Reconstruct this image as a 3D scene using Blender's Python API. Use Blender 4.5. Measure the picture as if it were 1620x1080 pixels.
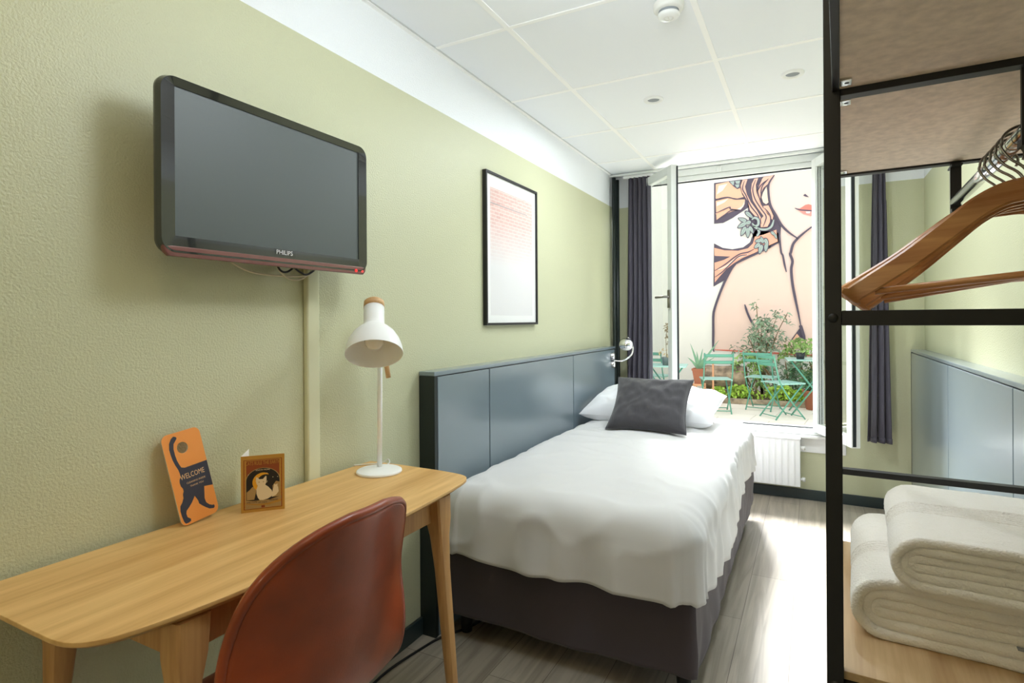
import bpy, bmesh, math, random
from mathutils import Vector, Matrix, noise, Euler
random.seed(7)
for o in list(bpy.data.objects): bpy.data.objects.remove(o)
SC = bpy.context.scene; COL = SC.collection
R = math.radians; PI = math.pi

# ---------------------------------------------------------------- camera
CX, CZ = 1.423, 1.28
cam = bpy.data.cameras.new('camera'); co = bpy.data.objects.new('camera', cam); COL.objects.link(co)
co.location = (CX, 0, CZ)
co.rotation_euler = (Matrix.Rotation(0.4837, 3, 'Z') @ Matrix.Rotation(PI/2, 3, 'X') @ Matrix.Rotation(-0.00625, 3, 'Z')).to_euler()
cam.sensor_width = 36; cam.lens = 901.5*36/1620; cam.shift_y = -(540-506.2)/1620
cam.clip_start = .05; cam.clip_end = 100
SC.camera = co
# ---------------------------------------------------------------- world, sun, exposure
SKY, SUN, LAMP, SPOT = 1.08, 25, 13, 9  # LAMP is the strength of an added ceiling fill
w = bpy.data.worlds.new('sky'); SC.world = w; w.use_nodes = True
bg = w.node_tree.nodes['Background']; bg.inputs[0].default_value = (.93, .96, 1, 1); bg.inputs[1].default_value = SKY
sl = bpy.data.lights.new('sun', 'SUN'); sl.energy = SUN; sl.angle = R(24); sl.color = (.97, .98, 1)
so = bpy.data.objects.new('sun', sl); COL.objects.link(so); so.location = (1, 9, 8)
so.rotation_euler = Vector((.33, -.70, -.60)).to_track_quat('-Z', 'Y').to_euler()
# added fill lights out of view, at the ceiling and on a floor stand
def fill_lamp(x, y, size, watts):
    l = bpy.data.lights.new('ceiling_light_bulb', 'POINT'); l.shadow_soft_size = size; l.energy = watts; l.color = (1, .965, .92)
    o = bpy.data.objects.new('ceiling_light_bulb', l); COL.objects.link(o); o.location = (x, y, 2.38); return o
FILL_LAMPS = [fill_lamp(1.0, 1.28, .19, LAMP), fill_lamp(1.0, .15, .12, 4)]
FILL_LAMPS[0].data.color = (.84, .93, 1); FILL_LAMPS[1].data.color = (1, .80, .50)
FLOOR_FILL = fill_lamp(.75, -1.5, .12, 10); FLOOR_FILL.location.z = 1.35; FLOOR_FILL.data.color = (1, .88, .72)
def spot_lamp(x, y):
    l = bpy.data.lights.new('downlight_bulb', 'AREA'); l.shape = 'DISK'; l.size = .055; l.energy = SPOT; l.color = (.85, .93, 1)
    o = bpy.data.objects.new('downlight_bulb', l); COL.objects.link(o); o.location = (x, y, 2.424); return o
SPOTS = [spot_lamp(.694, 3.005), spot_lamp(1.351, 3.004)]
vs = SC.view_settings; vs.view_transform = 'Standard'; vs.look = 'None'; vs.gamma = 1; vs.use_curve_mapping = False
vs.exposure = 0.5
SC.cycles.max_bounces = 10; SC.cycles.diffuse_bounces = 6; SC.cycles.glossy_bounces = 4; SC.cycles.transmission_bounces = 8

# ---------------------------------------------------------------- materials
def lin(c): return tuple(((v/255)/12.92 if v/255 <= .04045 else ((v/255+.055)/1.055)**2.4) for v in c)+(1,)
def nmat(name):
    m = bpy.data.materials.new(name); m.use_nodes = True; nt = m.node_tree
    return m, nt, nt.nodes['Principled BSDF']
def bumpit(nt, b, scale, strength, dist=.002, stretch=None, detail=3):
    tc = nt.nodes.new('ShaderNodeTexCoord'); mp = nt.nodes.new('ShaderNodeMapping'); n = nt.nodes.new('ShaderNodeTexNoise')
    bp = nt.nodes.new('ShaderNodeBump'); bp.inputs['Strength'].default_value = strength; bp.inputs['Distance'].default_value = dist
    mp.inputs['Scale'].default_value = stretch or (1, 1, 1)
    n.inputs['Scale'].default_value = scale; n.inputs['Detail'].default_value = detail
    nt.links.new(tc.outputs['Object'], mp.inputs[0]); nt.links.new(mp.outputs[0], n.inputs['Vector'])
    nt.links.new(n.outputs[0], bp.inputs['Height']); nt.links.new(bp.outputs[0], b.inputs['Normal'])
    return n
def M(name, c, rough=.5, metal=0, bump=None, var=0, coat=0, vscale=8, sheen=0, spec=.5, emit=None):
    m, nt, b = nmat(name)
    b.inputs['Base Color'].default_value = lin(c); b.inputs['Roughness'].default_value = rough
    b.inputs['Metallic'].default_value = metal; b.inputs['Coat Weight'].default_value = coat; b.inputs['Coat Roughness'].default_value = .2 if 'lacquer' in name else .03
    b.inputs['Sheen Weight'].default_value = sheen; b.inputs['Specular IOR Level'].default_value = spec
    if bump: bumpit(nt, b, *bump)
    if emit: b.inputs['Emission Color'].default_value = lin(c); b.inputs['Emission Strength'].default_value = emit
    if var:
        tc = nt.nodes.new('ShaderNodeTexCoord'); n = nt.nodes.new('ShaderNodeTexNoise'); n.inputs['Scale'].default_value = vscale; n.inputs['Detail'].default_value = 4
        rp = nt.nodes.new('ShaderNodeValToRGB'); lo = [max(0, v*(1-var)) for v in c]; hi = [min(255, v*(1+var)) for v in c]
        rp.color_ramp.elements[0].position = .3; rp.color_ramp.elements[1].position = .7
        rp.color_ramp.elements[0].color = lin(lo); rp.color_ramp.elements[1].color = lin(hi)
        nt.links.new(tc.outputs['Object'], n.inputs['Vector']); nt.links.new(n.outputs[0], rp.inputs[0]); nt.links.new(rp.outputs[0], b.inputs['Base Color'])
    return m
def wood(name, c1, c2, axis='y', rough=.45, fine=26, coat=0, knots=False):
    m, nt, b = nmat(name)
    st = {'x': (.05, 1, 1), 'y': (1, .05, 1), 'z': (1, 1, .05)}[axis]
    tc = nt.nodes.new('ShaderNodeTexCoord'); mp = nt.nodes.new('ShaderNodeMapping'); mp.inputs['Scale'].default_value = st
    n = nt.nodes.new('ShaderNodeTexNoise'); n.inputs['Scale'].default_value = fine; n.inputs['Detail'].default_value = 6; n.inputs['Distortion'].default_value = .6
    n2 = nt.nodes.new('ShaderNodeTexNoise'); n2.inputs['Scale'].default_value = fine*6; n2.inputs['Detail'].default_value = 3
    mx = nt.nodes.new('ShaderNodeMath'); mx.operation = 'MULTIPLY_ADD'; mx.inputs[1].default_value = .35
    rp = nt.nodes.new('ShaderNodeValToRGB'); rp.color_ramp.elements[0].position = .45; rp.color_ramp.elements[1].position = .9
    rp.color_ramp.elements[0].color = lin(c1); rp.color_ramp.elements[1].color = lin(c2)
    nt.links.new(tc.outputs['Object'], mp.inputs[0]); nt.links.new(mp.outputs[0], n.inputs['Vector']); nt.links.new(mp.outputs[0], n2.inputs['Vector'])
    nt.links.new(n2.outputs[0], mx.inputs[0]); nt.links.new(n.outputs[0], mx.inputs[2]); nt.links.new(mx.outputs[0], rp.inputs[0])
    nt.links.new(rp.outputs[0], b.inputs['Base Color']); b.inputs['Roughness'].default_value = rough; b.inputs['Coat Weight'].default_value = coat
    bp = nt.nodes.new('ShaderNodeBump'); bp.inputs['Strength'].default_value = .12; bp.inputs['Distance'].default_value = .001
    nt.links.new(mx.outputs[0], bp.inputs['Height']); nt.links.new(bp.outputs[0], b.inputs['Normal'])
    return m
def wallpaint():
    m, nt, b = nmat('sage_and_white_paint')
    g = nt.nodes.new('ShaderNodeNewGeometry'); s = nt.nodes.new('ShaderNodeSeparateXYZ'); c = nt.nodes.new('ShaderNodeMath'); c.operation = 'GREATER_THAN'; c.inputs[1].default_value = 2.187
    mx = nt.nodes.new('ShaderNodeMixRGB'); mx.inputs[1].default_value = lin((201, 202, 168)); mx.inputs[2].default_value = lin((240, 243, 246))
    nt.links.new(g.outputs['Position'], s.inputs[0]); nt.links.new(s.outputs[2], c.inputs[0]); nt.links.new(c.outputs[0], mx.inputs[0])
    nt.links.new(mx.outputs[0], b.inputs['Base Color']); b.inputs['Roughness'].default_value = .42; b.inputs['Specular IOR Level'].default_value = .6
    bumpit(nt, b, 185, .5, .004, None, 1.5)
    return m
def brickmat(name, c1, c2, cm, bw, rh, mortar, rot=0, rough=.4, grain=0, off=.37):
    m, nt, b = nmat(name)
    tc = nt.nodes.new('ShaderNodeTexCoord'); mp = nt.nodes.new('ShaderNodeMapping'); mp.inputs['Rotation'].default_value = (0, 0, rot)
    br = nt.nodes.new('ShaderNodeTexBrick'); br.inputs['Scale'].default_value = 1; br.inputs['Brick Width'].default_value = bw; br.inputs['Row Height'].default_value = rh
    br.inputs['Mortar Size'].default_value = mortar; br.inputs['Color1'].default_value = lin(c1); br.inputs['Color2'].default_value = lin(c2); br.inputs['Mortar'].default_value = lin(cm); br.offset = off
    nt.links.new(tc.outputs['Object'], mp.inputs[0]); nt.links.new(mp.outputs[0], br.inputs['Vector'])
    out = br.outputs[0]
    if grain:
        mp2 = nt.nodes.new('ShaderNodeMapping'); mp2.inputs['Scale'].default_value = (1, .06, 1)
        n = nt.nodes.new('ShaderNodeTexNoise'); n.inputs['Scale'].default_value = 28; n.inputs['Detail'].default_value = 6; n.inputs['Distortion'].default_value = 1
        mx = nt.nodes.new('ShaderNodeMixRGB'); mx.blend_type = 'MULTIPLY'; mx.inputs[0].default_value = grain
        rp = nt.nodes.new('ShaderNodeValToRGB'); rp.color_ramp.elements[0].position = .3; rp.color_ramp.elements[1].position = .62; rp.color_ramp.elements[0].color = (.35, .32, .29, 1)
        nt.links.new(tc.outputs['Object'], mp2.inputs[0]); nt.links.new(mp2.outputs[0], n.inputs['Vector']); nt.links.new(n.outputs[0], rp.inputs[0])
        nt.links.new(out, mx.inputs[1]); nt.links.new(rp.outputs[0], mx.inputs[2]); out = mx.outputs[0]
    nt.links.new(out, b.inputs['Base Color']); b.inputs['Roughness'].default_value = rough
    return m
def glassmat(name, rough=0, tint=(1, 1, 1, 1), refl=1.45):
    m = bpy.data.materials.new(name); m.use_nodes = True; nt = m.node_tree; nt.nodes.clear()
    o = nt.nodes.new('ShaderNodeOutputMaterial'); mx = nt.nodes.new('ShaderNodeMixShader'); t = nt.nodes.new('ShaderNodeBsdfTransparent'); g = nt.nodes.new('ShaderNodeBsdfGlossy'); f = nt.nodes.new('ShaderNodeFresnel')
    t.inputs[0].default_value = tint; g.inputs['Roughness'].default_value = rough; f.inputs[0].default_value = refl
    ge = nt.nodes.new('ShaderNodeNewGeometry'); mu = nt.nodes.new('ShaderNodeMath'); mu.operation = 'MULTIPLY'; su = nt.nodes.new('ShaderNodeMath'); su.operation = 'SUBTRACT'; su.inputs[0].default_value = 1
    nt.links.new(ge.outputs['Backfacing'], su.inputs[1]); nt.links.new(f.outputs[0], mu.inputs[0]); nt.links.new(su.outputs[0], mu.inputs[1]); nt.links.new(mu.outputs[0], mx.inputs[0]); nt.links.new(t.outputs[0], mx.inputs[1]); nt.links.new(g.outputs[0], mx.inputs[2]); nt.links.new(mx.outputs[0], o.inputs[0])
    return m
MT = dict(
 wall=wallpaint(), ceil=M('ceiling_tile_white', (240, 243, 248), .8, bump=(300, .15, .001)), tbar=M('ceiling_grid_white', (250, 250, 250), .5), tbar2=M('ceiling_gap', (205, 207, 208), .7),
 floor=brickmat('oak_laminate', (188, 179, 163), (172, 162, 146), (110, 100, 90), 1.3, .192, .0012, PI/2, .33, .55),
 base=M('dark_green_gloss_paint', (38, 52, 54), .35, coat=.3), panel=M('teal_grey_lacquer', (112, 127, 136), .3, coat=.8, spec=.8), dark=M('dark_green_black_paint', (24, 34, 32), .4),
 white=M('white_lacquer', (240, 241, 240), .35), offwhite=M('white_plastic', (232, 232, 228), .45), frame=M('white_window_paint', (226, 230, 228), .35, coat=.3), gasket=M('black_rubber_gasket', (28, 34, 38), .6),
 glass=glassmat('window_glass', 0, (.96, .98, .97, 1), 2.3), pglass=glassmat('picture_glass', .02),
 black=M('black_steel', (14, 14, 15), .5), blackgloss=M('black_gloss_plastic', (18, 19, 21), .12, coat=.8), screen=M('dark_glass_screen', (70, 78, 77), .5, spec=.8), chin=M('red_translucent_plastic', (120, 72, 70), .25, coat=.5),
 led=M('red_light', (255, 40, 40), .4, emit=1.5), logo=M('silver_print', (225, 225, 225), .4), cable=M('cream_cable', (214, 204, 178), .6), cable2=M('black_cable', (22, 20, 20), .6),
 trunk=M('sage_painted_plastic', (216, 217, 184), .45),
 oak=wood('pale_oak', (198, 150, 86), (230, 188, 122), 'y', .42, 22), oakleg=wood('oak_leg', (180, 132, 80), (214, 168, 110), 'z', .45, 26), oakx=wood('pale_oak_shelf', (176, 142, 100), (208, 178, 134), 'y', .5, 26), lightwood=wood('beech', (196, 150, 98), (222, 184, 134), 'z', .45, 30),
 hangw=wood('lotus_wood', (170, 108, 60), (222, 166, 108), 'x', .35, 30, .3),
 leather=M('cognac_leather', (140, 60, 24), .38, bump=(220, .25, .001), var=.22, vscale=5, coat=.25), leather_dark=M('cognac_leather_seam', (118, 58, 36), .4),
 lampw=M('white_powder_coat', (246, 246, 244), .35), bulb=M('frosted_bulb', (240, 236, 226), .25, coat=.5), 
 orange=M('orange_card', (236, 150, 66), .55), navy=M('navy_print', (52, 52, 66), .6), cardedge=M('grey_card_edge', (198, 190, 174), .7), cream=M('cream_print', (233, 190, 140), .6),
 gold=M('ochre_card', (188, 138, 54), .5), rust=M('rust_print', (140, 66, 24), .6), night=M('black_print', (24, 20, 16), .6), catw=M('cream_cat_print', (226, 206, 168), .6), moon=M('yellow_print', (224, 160, 30), .6), tan=M('tan_print', (168, 136, 84), .6), whitep=M('white_paper', (242, 242, 240), .7),
 duvet=M('white_cotton', (210, 209, 208), .8, bump=(420, .12, .001), sheen=.2), pillow=M('white_pillow_cotton', (236, 237, 240), .8, bump=(400, .12, .001), sheen=.2), bedbase=M('aubergine_grey_fabric', (74, 66, 72), .85, bump=(500, .4, .001), sheen=.15),
 cushion=M('charcoal_corduroy', (62, 60, 64), .9, bump=(130, .6, .003, (1, .05, 1)), sheen=.3), curtain=M('slate_violet_fabric', (72, 68, 80), .85, bump=(500, .3, .001), sheen=.2),
 chrome=M('chrome', (225, 225, 228), .12, 1), steel=M('dark_steel_wire', (150, 146, 142), .25, 1), felt=M('brown_hessian_board', (244, 226, 212), .9, bump=(260, .4, .001, (1, .25, 1)), var=.05, vscale=60),
 towel=M('white_terry', (240, 235, 226), .95, bump=(260, .7, .004), sheen=.4), tag=M('grey_label', (140, 146, 152), .6),
 teal=M('teal_painted_steel', (86, 150, 130), .45), tealtop=M('pale_teal_painted_steel', (150, 196, 186), .4),
 patio=brickmat('sandstone_paving', (246, 240, 228), (238, 228, 214), (212, 202, 186), .62, .42, .006, .1, .8), render=M('white_render', (240, 240, 230), .85, bump=(60, .3, .004)), ledge=M('grey_ledge', (150, 150, 148), .8), render2=M('pale_render', (232, 232, 228), .85),
 terra=M('terracotta', (166, 104, 78), .8), potgrey=M('grey_zinc', (110, 120, 124), .6), potblack=M('black_pot', (44, 48, 50), .6), soil=M('soil', (96, 80, 62), .95, var=.3, vscale=20), bark=M('weathered_log', (140, 124, 104), .9, bump=(14, 1, .02, (.2, 1, 6)), var=.35, vscale=9), edging=M('stone_edging', (150, 136, 116), .9, var=.25, vscale=12),
 leafA=M('olive_leaf', (128, 160, 88), .6, var=.25, vscale=5), leafB=M('lime_leaf', (170, 204, 84), .6, var=.2, vscale=5), leafC=M('grey_green_leaf', (128, 150, 124), .6, var=.25, vscale=5), leafD=M('deep_green_leaf', (74, 110, 76), .6, var=.3, vscale=5), straw=M('dry_flower', (196, 170, 120), .8, var=.3, vscale=30), stem=M('brown_stem', (122, 104, 72), .8), agave=M('agave_leaf', (124, 168, 136), .5), stake=M('orange_stake', (226, 170, 130), .8),
 ink=M('mural_ink', (92, 84, 98), .85), skin=M('mural_skin', (238, 210, 194), .85), face=M('mural_face', (232, 211, 200), .85), petal=M('mural_petal', (240, 188, 156), .85), palepetal=M('mural_pale_petal', (252, 224, 208), .85), hair=M('mural_hair', (240, 188, 164), .85), hairlow=M('mural_hair_low', (236, 176, 150), .85), ear=M('mural_ear', (252, 224, 196), .85), leaf=M('mural_leaf', (168, 184, 176), .85), lip=M('mural_lip', (226, 134, 118), .85), lip2=M('mural_lower_lip', (238, 156, 146), .85), muralwhite=M('mural_highlight', (252, 240, 236), .85), leafline=M('mural_leaf_line', (120, 138, 130), .85), redline=M('mural_red_line', (222, 120, 100), .85),
)
# ---------------------------------------------------------------- mesh building
class MB:
    def __init__(s): s.v = []; s.f = []; s.m = []
    def add(s, vs, fs, m=0):
        k = len(s.v); s.v += [tuple(p) for p in vs]; s.f += [tuple(i+k for i in f) for f in fs]; s.m += [m]*len(fs); return s
    def box(s, x0, x1, y0, y1, z0, z1, m=0):
        v = [(x, y, z) for z in (z0, z1) for x, y in ((x0, y0), (x1, y0), (x1, y1), (x0, y1))]
        return s.add(v, [(3, 2, 1, 0), (4, 5, 6, 7), (0, 1, 5, 4), (1, 2, 6, 5), (2, 3, 7, 6), (3, 0, 4, 7)], m)
    def tube(s, path, r, seg=10, m=0, caps=True, sq=(1, 1)):
        P = [Vector(p) for p in path]; n = len(P); rr = r if isinstance(r, (list, tuple)) else [r]*n
        vs = []; up = None
        for i, p in enumerate(P):
            d = (P[min(i+1, n-1)]-P[max(i-1, 0)]).normalized()
            if up is None: up = Vector((0, 0, 1)) if abs(d.z) < .9 else Vector((0, 1, 0))
            a = d.cross(up)
            if a.length < 1e-5: a = d.orthogonal()
            a.normalize(); b = a.cross(d).normalized(); up = b
            for j in range(seg):
                t = 2*PI*j/seg; vs.append(p+a*(rr[i]*math.cos(t)*sq[0])+b*(rr[i]*math.sin(t)*sq[1]))
        fs = [(i*seg+j, i*seg+(j+1) % seg, (i+1)*seg+(j+1) % seg, (i+1)*seg+j) for i in range(n-1) for j in range(seg)]
        if caps: fs += [tuple(range(seg-1, -1, -1)), tuple((n-1)*seg+j for j in range(seg))]
        return s.add(vs, fs, m)
    def bar(s, a, b, wd, ht, m=0):   # rectangular bar from a to b
        a, b = Vector(a), Vector(b); d = (b-a).normalized(); u = Vector((0, 0, 1)) if abs(d.z) < .9 else Vector((0, 1, 0))
        x = d.cross(u).normalized(); y = x.cross(d).normalized()
        v = [p+x*sx*wd/2+y*sy*ht/2 for p in (a, b) for sx, sy in ((-1, -1), (1, -1), (1, 1), (-1, 1))]
        return s.add(v, [(3, 2, 1, 0), (4, 5, 6, 7), (0, 1, 5, 4), (1, 2, 6, 5), (2, 3, 7, 6), (3, 0, 4, 7)], m)
    def lathe(s, prof, seg=32, mat=None, m=0):
        mat = mat or Matrix(); vs = []; n = len(prof)
        for r, z in prof:
            for j in range(seg):
                t = 2*PI*j/seg; vs.append(mat @ Vector((r*math.cos(t), r*math.sin(t), z)))
        fs = [(i*seg+j, i*seg+(j+1) % seg, (i+1)*seg+(j+1) % seg, (i+1)*seg+j) for i in range(n-1) for j in range(seg)]
        return s.add(vs, fs, m)
    def prism(s, pts, d0, d1, fn, m=0, m2=None):  # fn(u, v, d) -> xyz
        n = len(pts); vs = [fn(u, v, d0) for u, v in pts]+[fn(u, v, d1) for u, v in pts]
        s.add(vs, [tuple(range(n-1, -1, -1)), tuple(range(n, 2*n))], m)
        k = len(s.v)-2*n; s.f += [(k+i, k+(i+1) % n, k+n+(i+1) % n, k+n+i) for i in range(n)]; s.m += [m if m2 is None else m2]*n
        return s
    def grid(s, fn, nu, nv, m=0, closeu=False):
        vs = [fn(i/nu if closeu else i/(nu-1), j/(nv-1)) for j in range(nv) for i in range(nu)]
        fs = [(j*nu+i, j*nu+(i+1) % nu, (j+1)*nu+(i+1) % nu, (j+1)*nu+i) for j in range(nv-1) for i in range(nu if closeu else nu-1)]
        return s.add(vs, fs, m)
    def ball(s, c, r, seg=16, m=0, sc=(1, 1, 1)):
        return s.grid(lambda u, v: (c[0]+sc[0]*r*math.cos(2*PI*u)*math.sin(PI*(v*.998+.001)), c[1]+sc[1]*r*math.sin(2*PI*u)*math.sin(PI*(v*.998+.001)), c[2]-sc[2]*r*math.cos(PI*(v*.998+.001))), seg, seg//2+1, m, True)
    def text(s, body, size, mat, m=0, align='CENTER', sx=1):
        cu = bpy.data.curves.new('lettering', 'FONT'); cu.body = body; cu.size = size; cu.align_x = align; cu.align_y = 'CENTER'; cu.resolution_u = 2
        o = bpy.data.objects.new('lettering', cu); COL.objects.link(o); dg = bpy.context.evaluated_depsgraph_get(); dg.update()
        me = bpy.data.meshes.new_from_object(o.evaluated_get(dg)); 
        s.add([mat @ Vector((v.co.x*sx, v.co.y, 0)) for v in me.vertices], [tuple(p.vertices) for p in me.polygons], m)
        bpy.data.objects.remove(o); bpy.data.curves.remove(cu); bpy.data.meshes.remove(me); return s
    def build(s, name, mats, parent=None, smooth=False, bevel=0, sub=0, origin=None, angle=None, segs=2, fix=True):
        if not isinstance(mats, (list, tuple)): mats = [mats]
        me = bpy.data.meshes.new(name)
        if origin is None and parent is None:
            xs = [v[0] for v in s.v]; ys = [v[1] for v in s.v]; origin = ((min(xs)+max(xs))/2, (min(ys)+max(ys))/2, min(v[2] for v in s.v))
        off = Vector(origin) if origin is not None else (parent.get('_w') and Vector(parent['_w'])) or Vector((0, 0, 0))
        me.from_pydata([Vector(v)-off for v in s.v], [], s.f)
        for k in mats: me.materials.append(MT[k] if isinstance(k, str) else k)
        for p, i in zip(me.polygons, s.m): p.material_index = i; p.use_smooth = smooth
        if fix:
            bm = bmesh.new(); bm.from_mesh(me); bmesh.ops.recalc_face_normals(bm, faces=bm.faces); bm.to_mesh(me); bm.free()
        o = bpy.data.objects.new(name, me); COL.objects.link(o)
        if parent:
            o.parent = parent
            if parent.get('_w'): o['_w'] = tuple(parent['_w'])
        else: o.location = origin
        if bevel:
            b = o.modifiers.new('bevel', 'BEVEL'); b.width = bevel; b.segments = segs; b.limit_method = 'ANGLE'; b.angle_limit = R(35)
            for p in me.polygons: p.use_smooth = True
            wn = o.modifiers.new('wn', 'WEIGHTED_NORMAL'); wn.keep_sharp = True
        if sub: q = o.modifiers.new('sub', 'SUBSURF'); q.levels = sub; q.render_levels = sub
        return o
def tag(o, label=None, cat=None, group=None, kind=None):
    if label: o['label'] = label
    if cat: o['category'] = cat
    if group: o['group'] = group
    if kind: o['kind'] = kind
    return o
def thing(name, loc, label, cat, group=None, rz=0, world=True, rot=None):
    o = bpy.data.objects.new(name, None); COL.objects.link(o); o.location = loc; o.rotation_euler = rot or (0, 0, rz); o.empty_display_size = .05
    if world: o['_w'] = tuple(loc)     # children are given in world coordinates
    return tag(o, label, cat, group)
def struct(name, mb, mats, **k): return tag(mb.build(name, mats, **k), kind='structure')
def dup(root, loc, rot=None, label=None):
    r = root.copy(); COL.objects.link(r); r.location = loc
    if rot is not None: r.rotation_euler = rot
    if label: r['label'] = label
    for ch in list(root.children):
        c = ch.copy(); COL.objects.link(c); c.parent = r
        for g in list(ch.children):
            d = g.copy(); COL.objects.link(d); d.parent = c
    return r
def rrect(w, h, r, n=6):  # rounded rectangle outline centred on 0
    P = []
    for cx, cy, a in ((w/2-r, h/2-r, 0), (-w/2+r, h/2-r, 90), (-w/2+r, -h/2+r, 180), (w/2-r, -h/2+r, 270)):
        for i in range(n+1):
            t = R(a+90*i/n); P.append((cx+r*math.cos(t), cy+r*math.sin(t)))
    return P
def bez(P, n=8):  # smooth a polyline (Catmull-Rom)
    out = []; P = [Vector(p) for p in P]
    for i in range(len(P)-1):
        a, b, c, d = P[max(i-1, 0)], P[i], P[i+1], P[min(i+2, len(P)-1)]
        for k in range(n):
            t = k/n; out.append(.5*((2*b)+(c-a)*t+(2*a-5*b+4*c-d)*t*t+(3*b-a-3*c+d)*t**3))
    return out+[P[-1]]
def nz(p, s, seed=0): return noise.noise(Vector(p)*s+Vector((seed*7.3, seed*3.1, seed)))
# ================================================================ THE ROOM
W, YB, YF, H = 2.077, 4.535, -2.7, 2.437
WX0, WX1, WZ0, WZ1 = .25, 1.46, .495, 2.36      # window opening
struct('floor', MB().box(-.1, W+.1, YF-.1, YB+.14, -.1, 0), 'floor', origin=(0, 0, 0))
c = MB(); c.box(-.1, W+.1, YF-.1, YB+.14, H, H+.1, 0)
for x in (.365, 1.05, 1.735): c.box(x-.011, x+.011, YF, 4.42, H-.003, H+.001, 1)
y = 1.995
while y > YF: y -= .685
y += .685
while y < 4.3:
    xs = [.022, .354, .376, 1.039, 1.061, 1.724, 1.746, W]
    for a, b in zip(xs[::2], xs[1::2]): c.box(a, b, y-.010, y+.010, H-.003, H+.001, 1); c.box(a, b, y+.010, y+.013, H-.0015, H+.001, 2)
    y += .685
c.box(0, .022, YF, 4.42, H-.003, H+.001, 2); c.box(0, .016, YF, 4.42, H-.006, H+.001, 1)
struct('ceiling', c, ['ceil', 'tbar', 'tbar2'], origin=(0, 0, H))
struct('wall_left', MB().box(-.1, 0, YF-.1, YB+.14, 0, H), 'wall', origin=(0, 0, 0))
struct('wall_right', MB().box(W, W+.1, YF-.1, YB+.14, 0, H), 'wall', origin=(W, 0, 0))
struct('wall_front', MB().box(0, W, YF-.1, YF, 0, H), 'wall', origin=(0, YF, 0))
b = MB(); Y0, Y1 = YB, YB+.14
b.box(0, WX0, Y0, Y1, 0, H); b.box(WX1, W, Y0, Y1, 0, H); b.box(WX0, WX1, Y0, Y1, 0, WZ0); b.box(WX0, WX1, Y0, Y1, WZ1, H)
struct('wall_back', b, 'wall', origin=(0, YB, 0))
struct('baseboard_left', MB().box(0, .014, YF, YB, 0, .072), 'base', bevel=.003)
struct('baseboard_back', MB().box(.014, W-.014, YB-.014, YB, 0, .072), 'base', bevel=.003)
struct('baseboard_right', MB().box(W-.014, W, YF, YB, 0, .072), 'base', bevel=.003)
# edge of the suspended ceiling by the window, above the curtain recess
struct('trim_1', MB().box(0, W, 4.40, 4.42, H-.022, H-.004), 'frame', bevel=.003)
# white panel under the window
struct('trim_2', MB().box(.9, 1.63, YB-.012, YB, .335, .47).box(1.0, 1.1, YB-.02, YB-.012, .36, .37), 'white', bevel=.003)

# window: fixed frame, inner sill, two sashes swung into the room
win = thing('window_1', (.855, YB, WZ0), None, None); win['kind'] = 'structure'
f = MB(); q = .05
f.box(WX0-.03, WX0+.02, YB-.02, YB+.07, WZ0-.03, WZ1+.02); f.box(WX1-.02, WX1+.03, YB-.02, YB+.07, WZ0-.03, WZ1+.02)
f.box(WX0+.02, WX1-.02, YB-.02, YB+.07, WZ0-.03, WZ0+.004); f.box(WX0+.02, WX1-.02, YB-.02, YB+.07, WZ1-.018, WZ1+.02)
f.box(WX0-.03, WX1+.03, YB-.028, YB-.002, WZ1+.021, H-.004)
f.build('window_frame', 'frame', win, bevel=.004)
MB().box(WX0-.02, WX1+.16, YB-.06, YB+.0, WZ0-.055, WZ0-.035).box(WX0-.02, WX1+.04, YB-.035, YB-.02, WZ0-.035, WZ0-.022).build('window_sill', 'white', win, bevel=.006)
g = MB(); g.box(WX0+.02, WX1-.02, YB-.006, YB+.0, WZ1-.028, WZ1-.018); g.box(WX0+.02, WX1-.02, YB+.03, YB+.045, WZ0+.004, WZ0+.012)
g.build('gasket', 'gasket', win)
MB().box(.80, .835, YB-.045, YB-.028, WZ1+.02, WZ1+.062).build('catch', 'frame', win, bevel=.004)
def sash(hx, ang, width, side):   # local x runs from the hinge to the free edge, local y is the face
    r = bpy.data.objects.new('sash', None); COL.objects.link(r); r.parent = win
    r.location = Vector((hx, YB-.03, 0))-Vector(win['_w']); r.rotation_euler = (0, 0, R(ang))
    z0, z1, s, d = WZ0-.005, WZ1+.022, .062, .052
    m = MB(); m.box(0, s, -d/2, d/2, z0, z1); m.box(width-s, width, -d/2, d/2, z0, z1); m.box(s, width-s, -d/2, d/2, z0, z0+s); m.box(s, width-s, -d/2, d/2, z1-s, z1)
    m.build('sash_frame', 'frame', r, bevel=.004)
    k = MB(); k.box(s, width-s, -.003, .003, z0+s, z1-s); k.build('pane', 'glass', r)
    k = MB()
    for yy in (-d/2-.004, d/2):
        k.box(-.003, width+.003, yy, yy+.004, z1-.012, z1-.004) if False else None
    if side < 0: k.box(width, width+.006, -d/2+.006, -d/2+.024, z0+.01, z1-.01)
    else: k.box(width, width+.004, d/2-.012, d/2, z0+.01, z1-.01)
    for yy in (-.012, .006): k.box(s-.006, s, yy, yy+.006, z0+s, z1-s); k.box(width-s, width-s+.006, yy, yy+.006, z0+s, z1-s)
    k.build('gasket', 'gasket', r)
    if side > 0:
        h = MB(); h.box(width-.045, width-.02, -d/2-.012, -d/2, 1.36, 1.49); h.tube([(width-.032, -d/2, 1.44), (width-.032, -d/2-.045, 1.44), (width-.15, -d/2-.05, 1.44)], .009, 8)
        h.build('handle', 'steel', r)
    h = MB()
    for zz in (z0+.08, z1-.12): h.tube([(-.008, 0, zz), (-.008, 0, zz+.07)], .009, 8)
    h.build('hinge', 'frame', r)
    return r
sash(.262, -50.5, .475, 1)
sash(1.452, -67, .53, -1)

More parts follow.
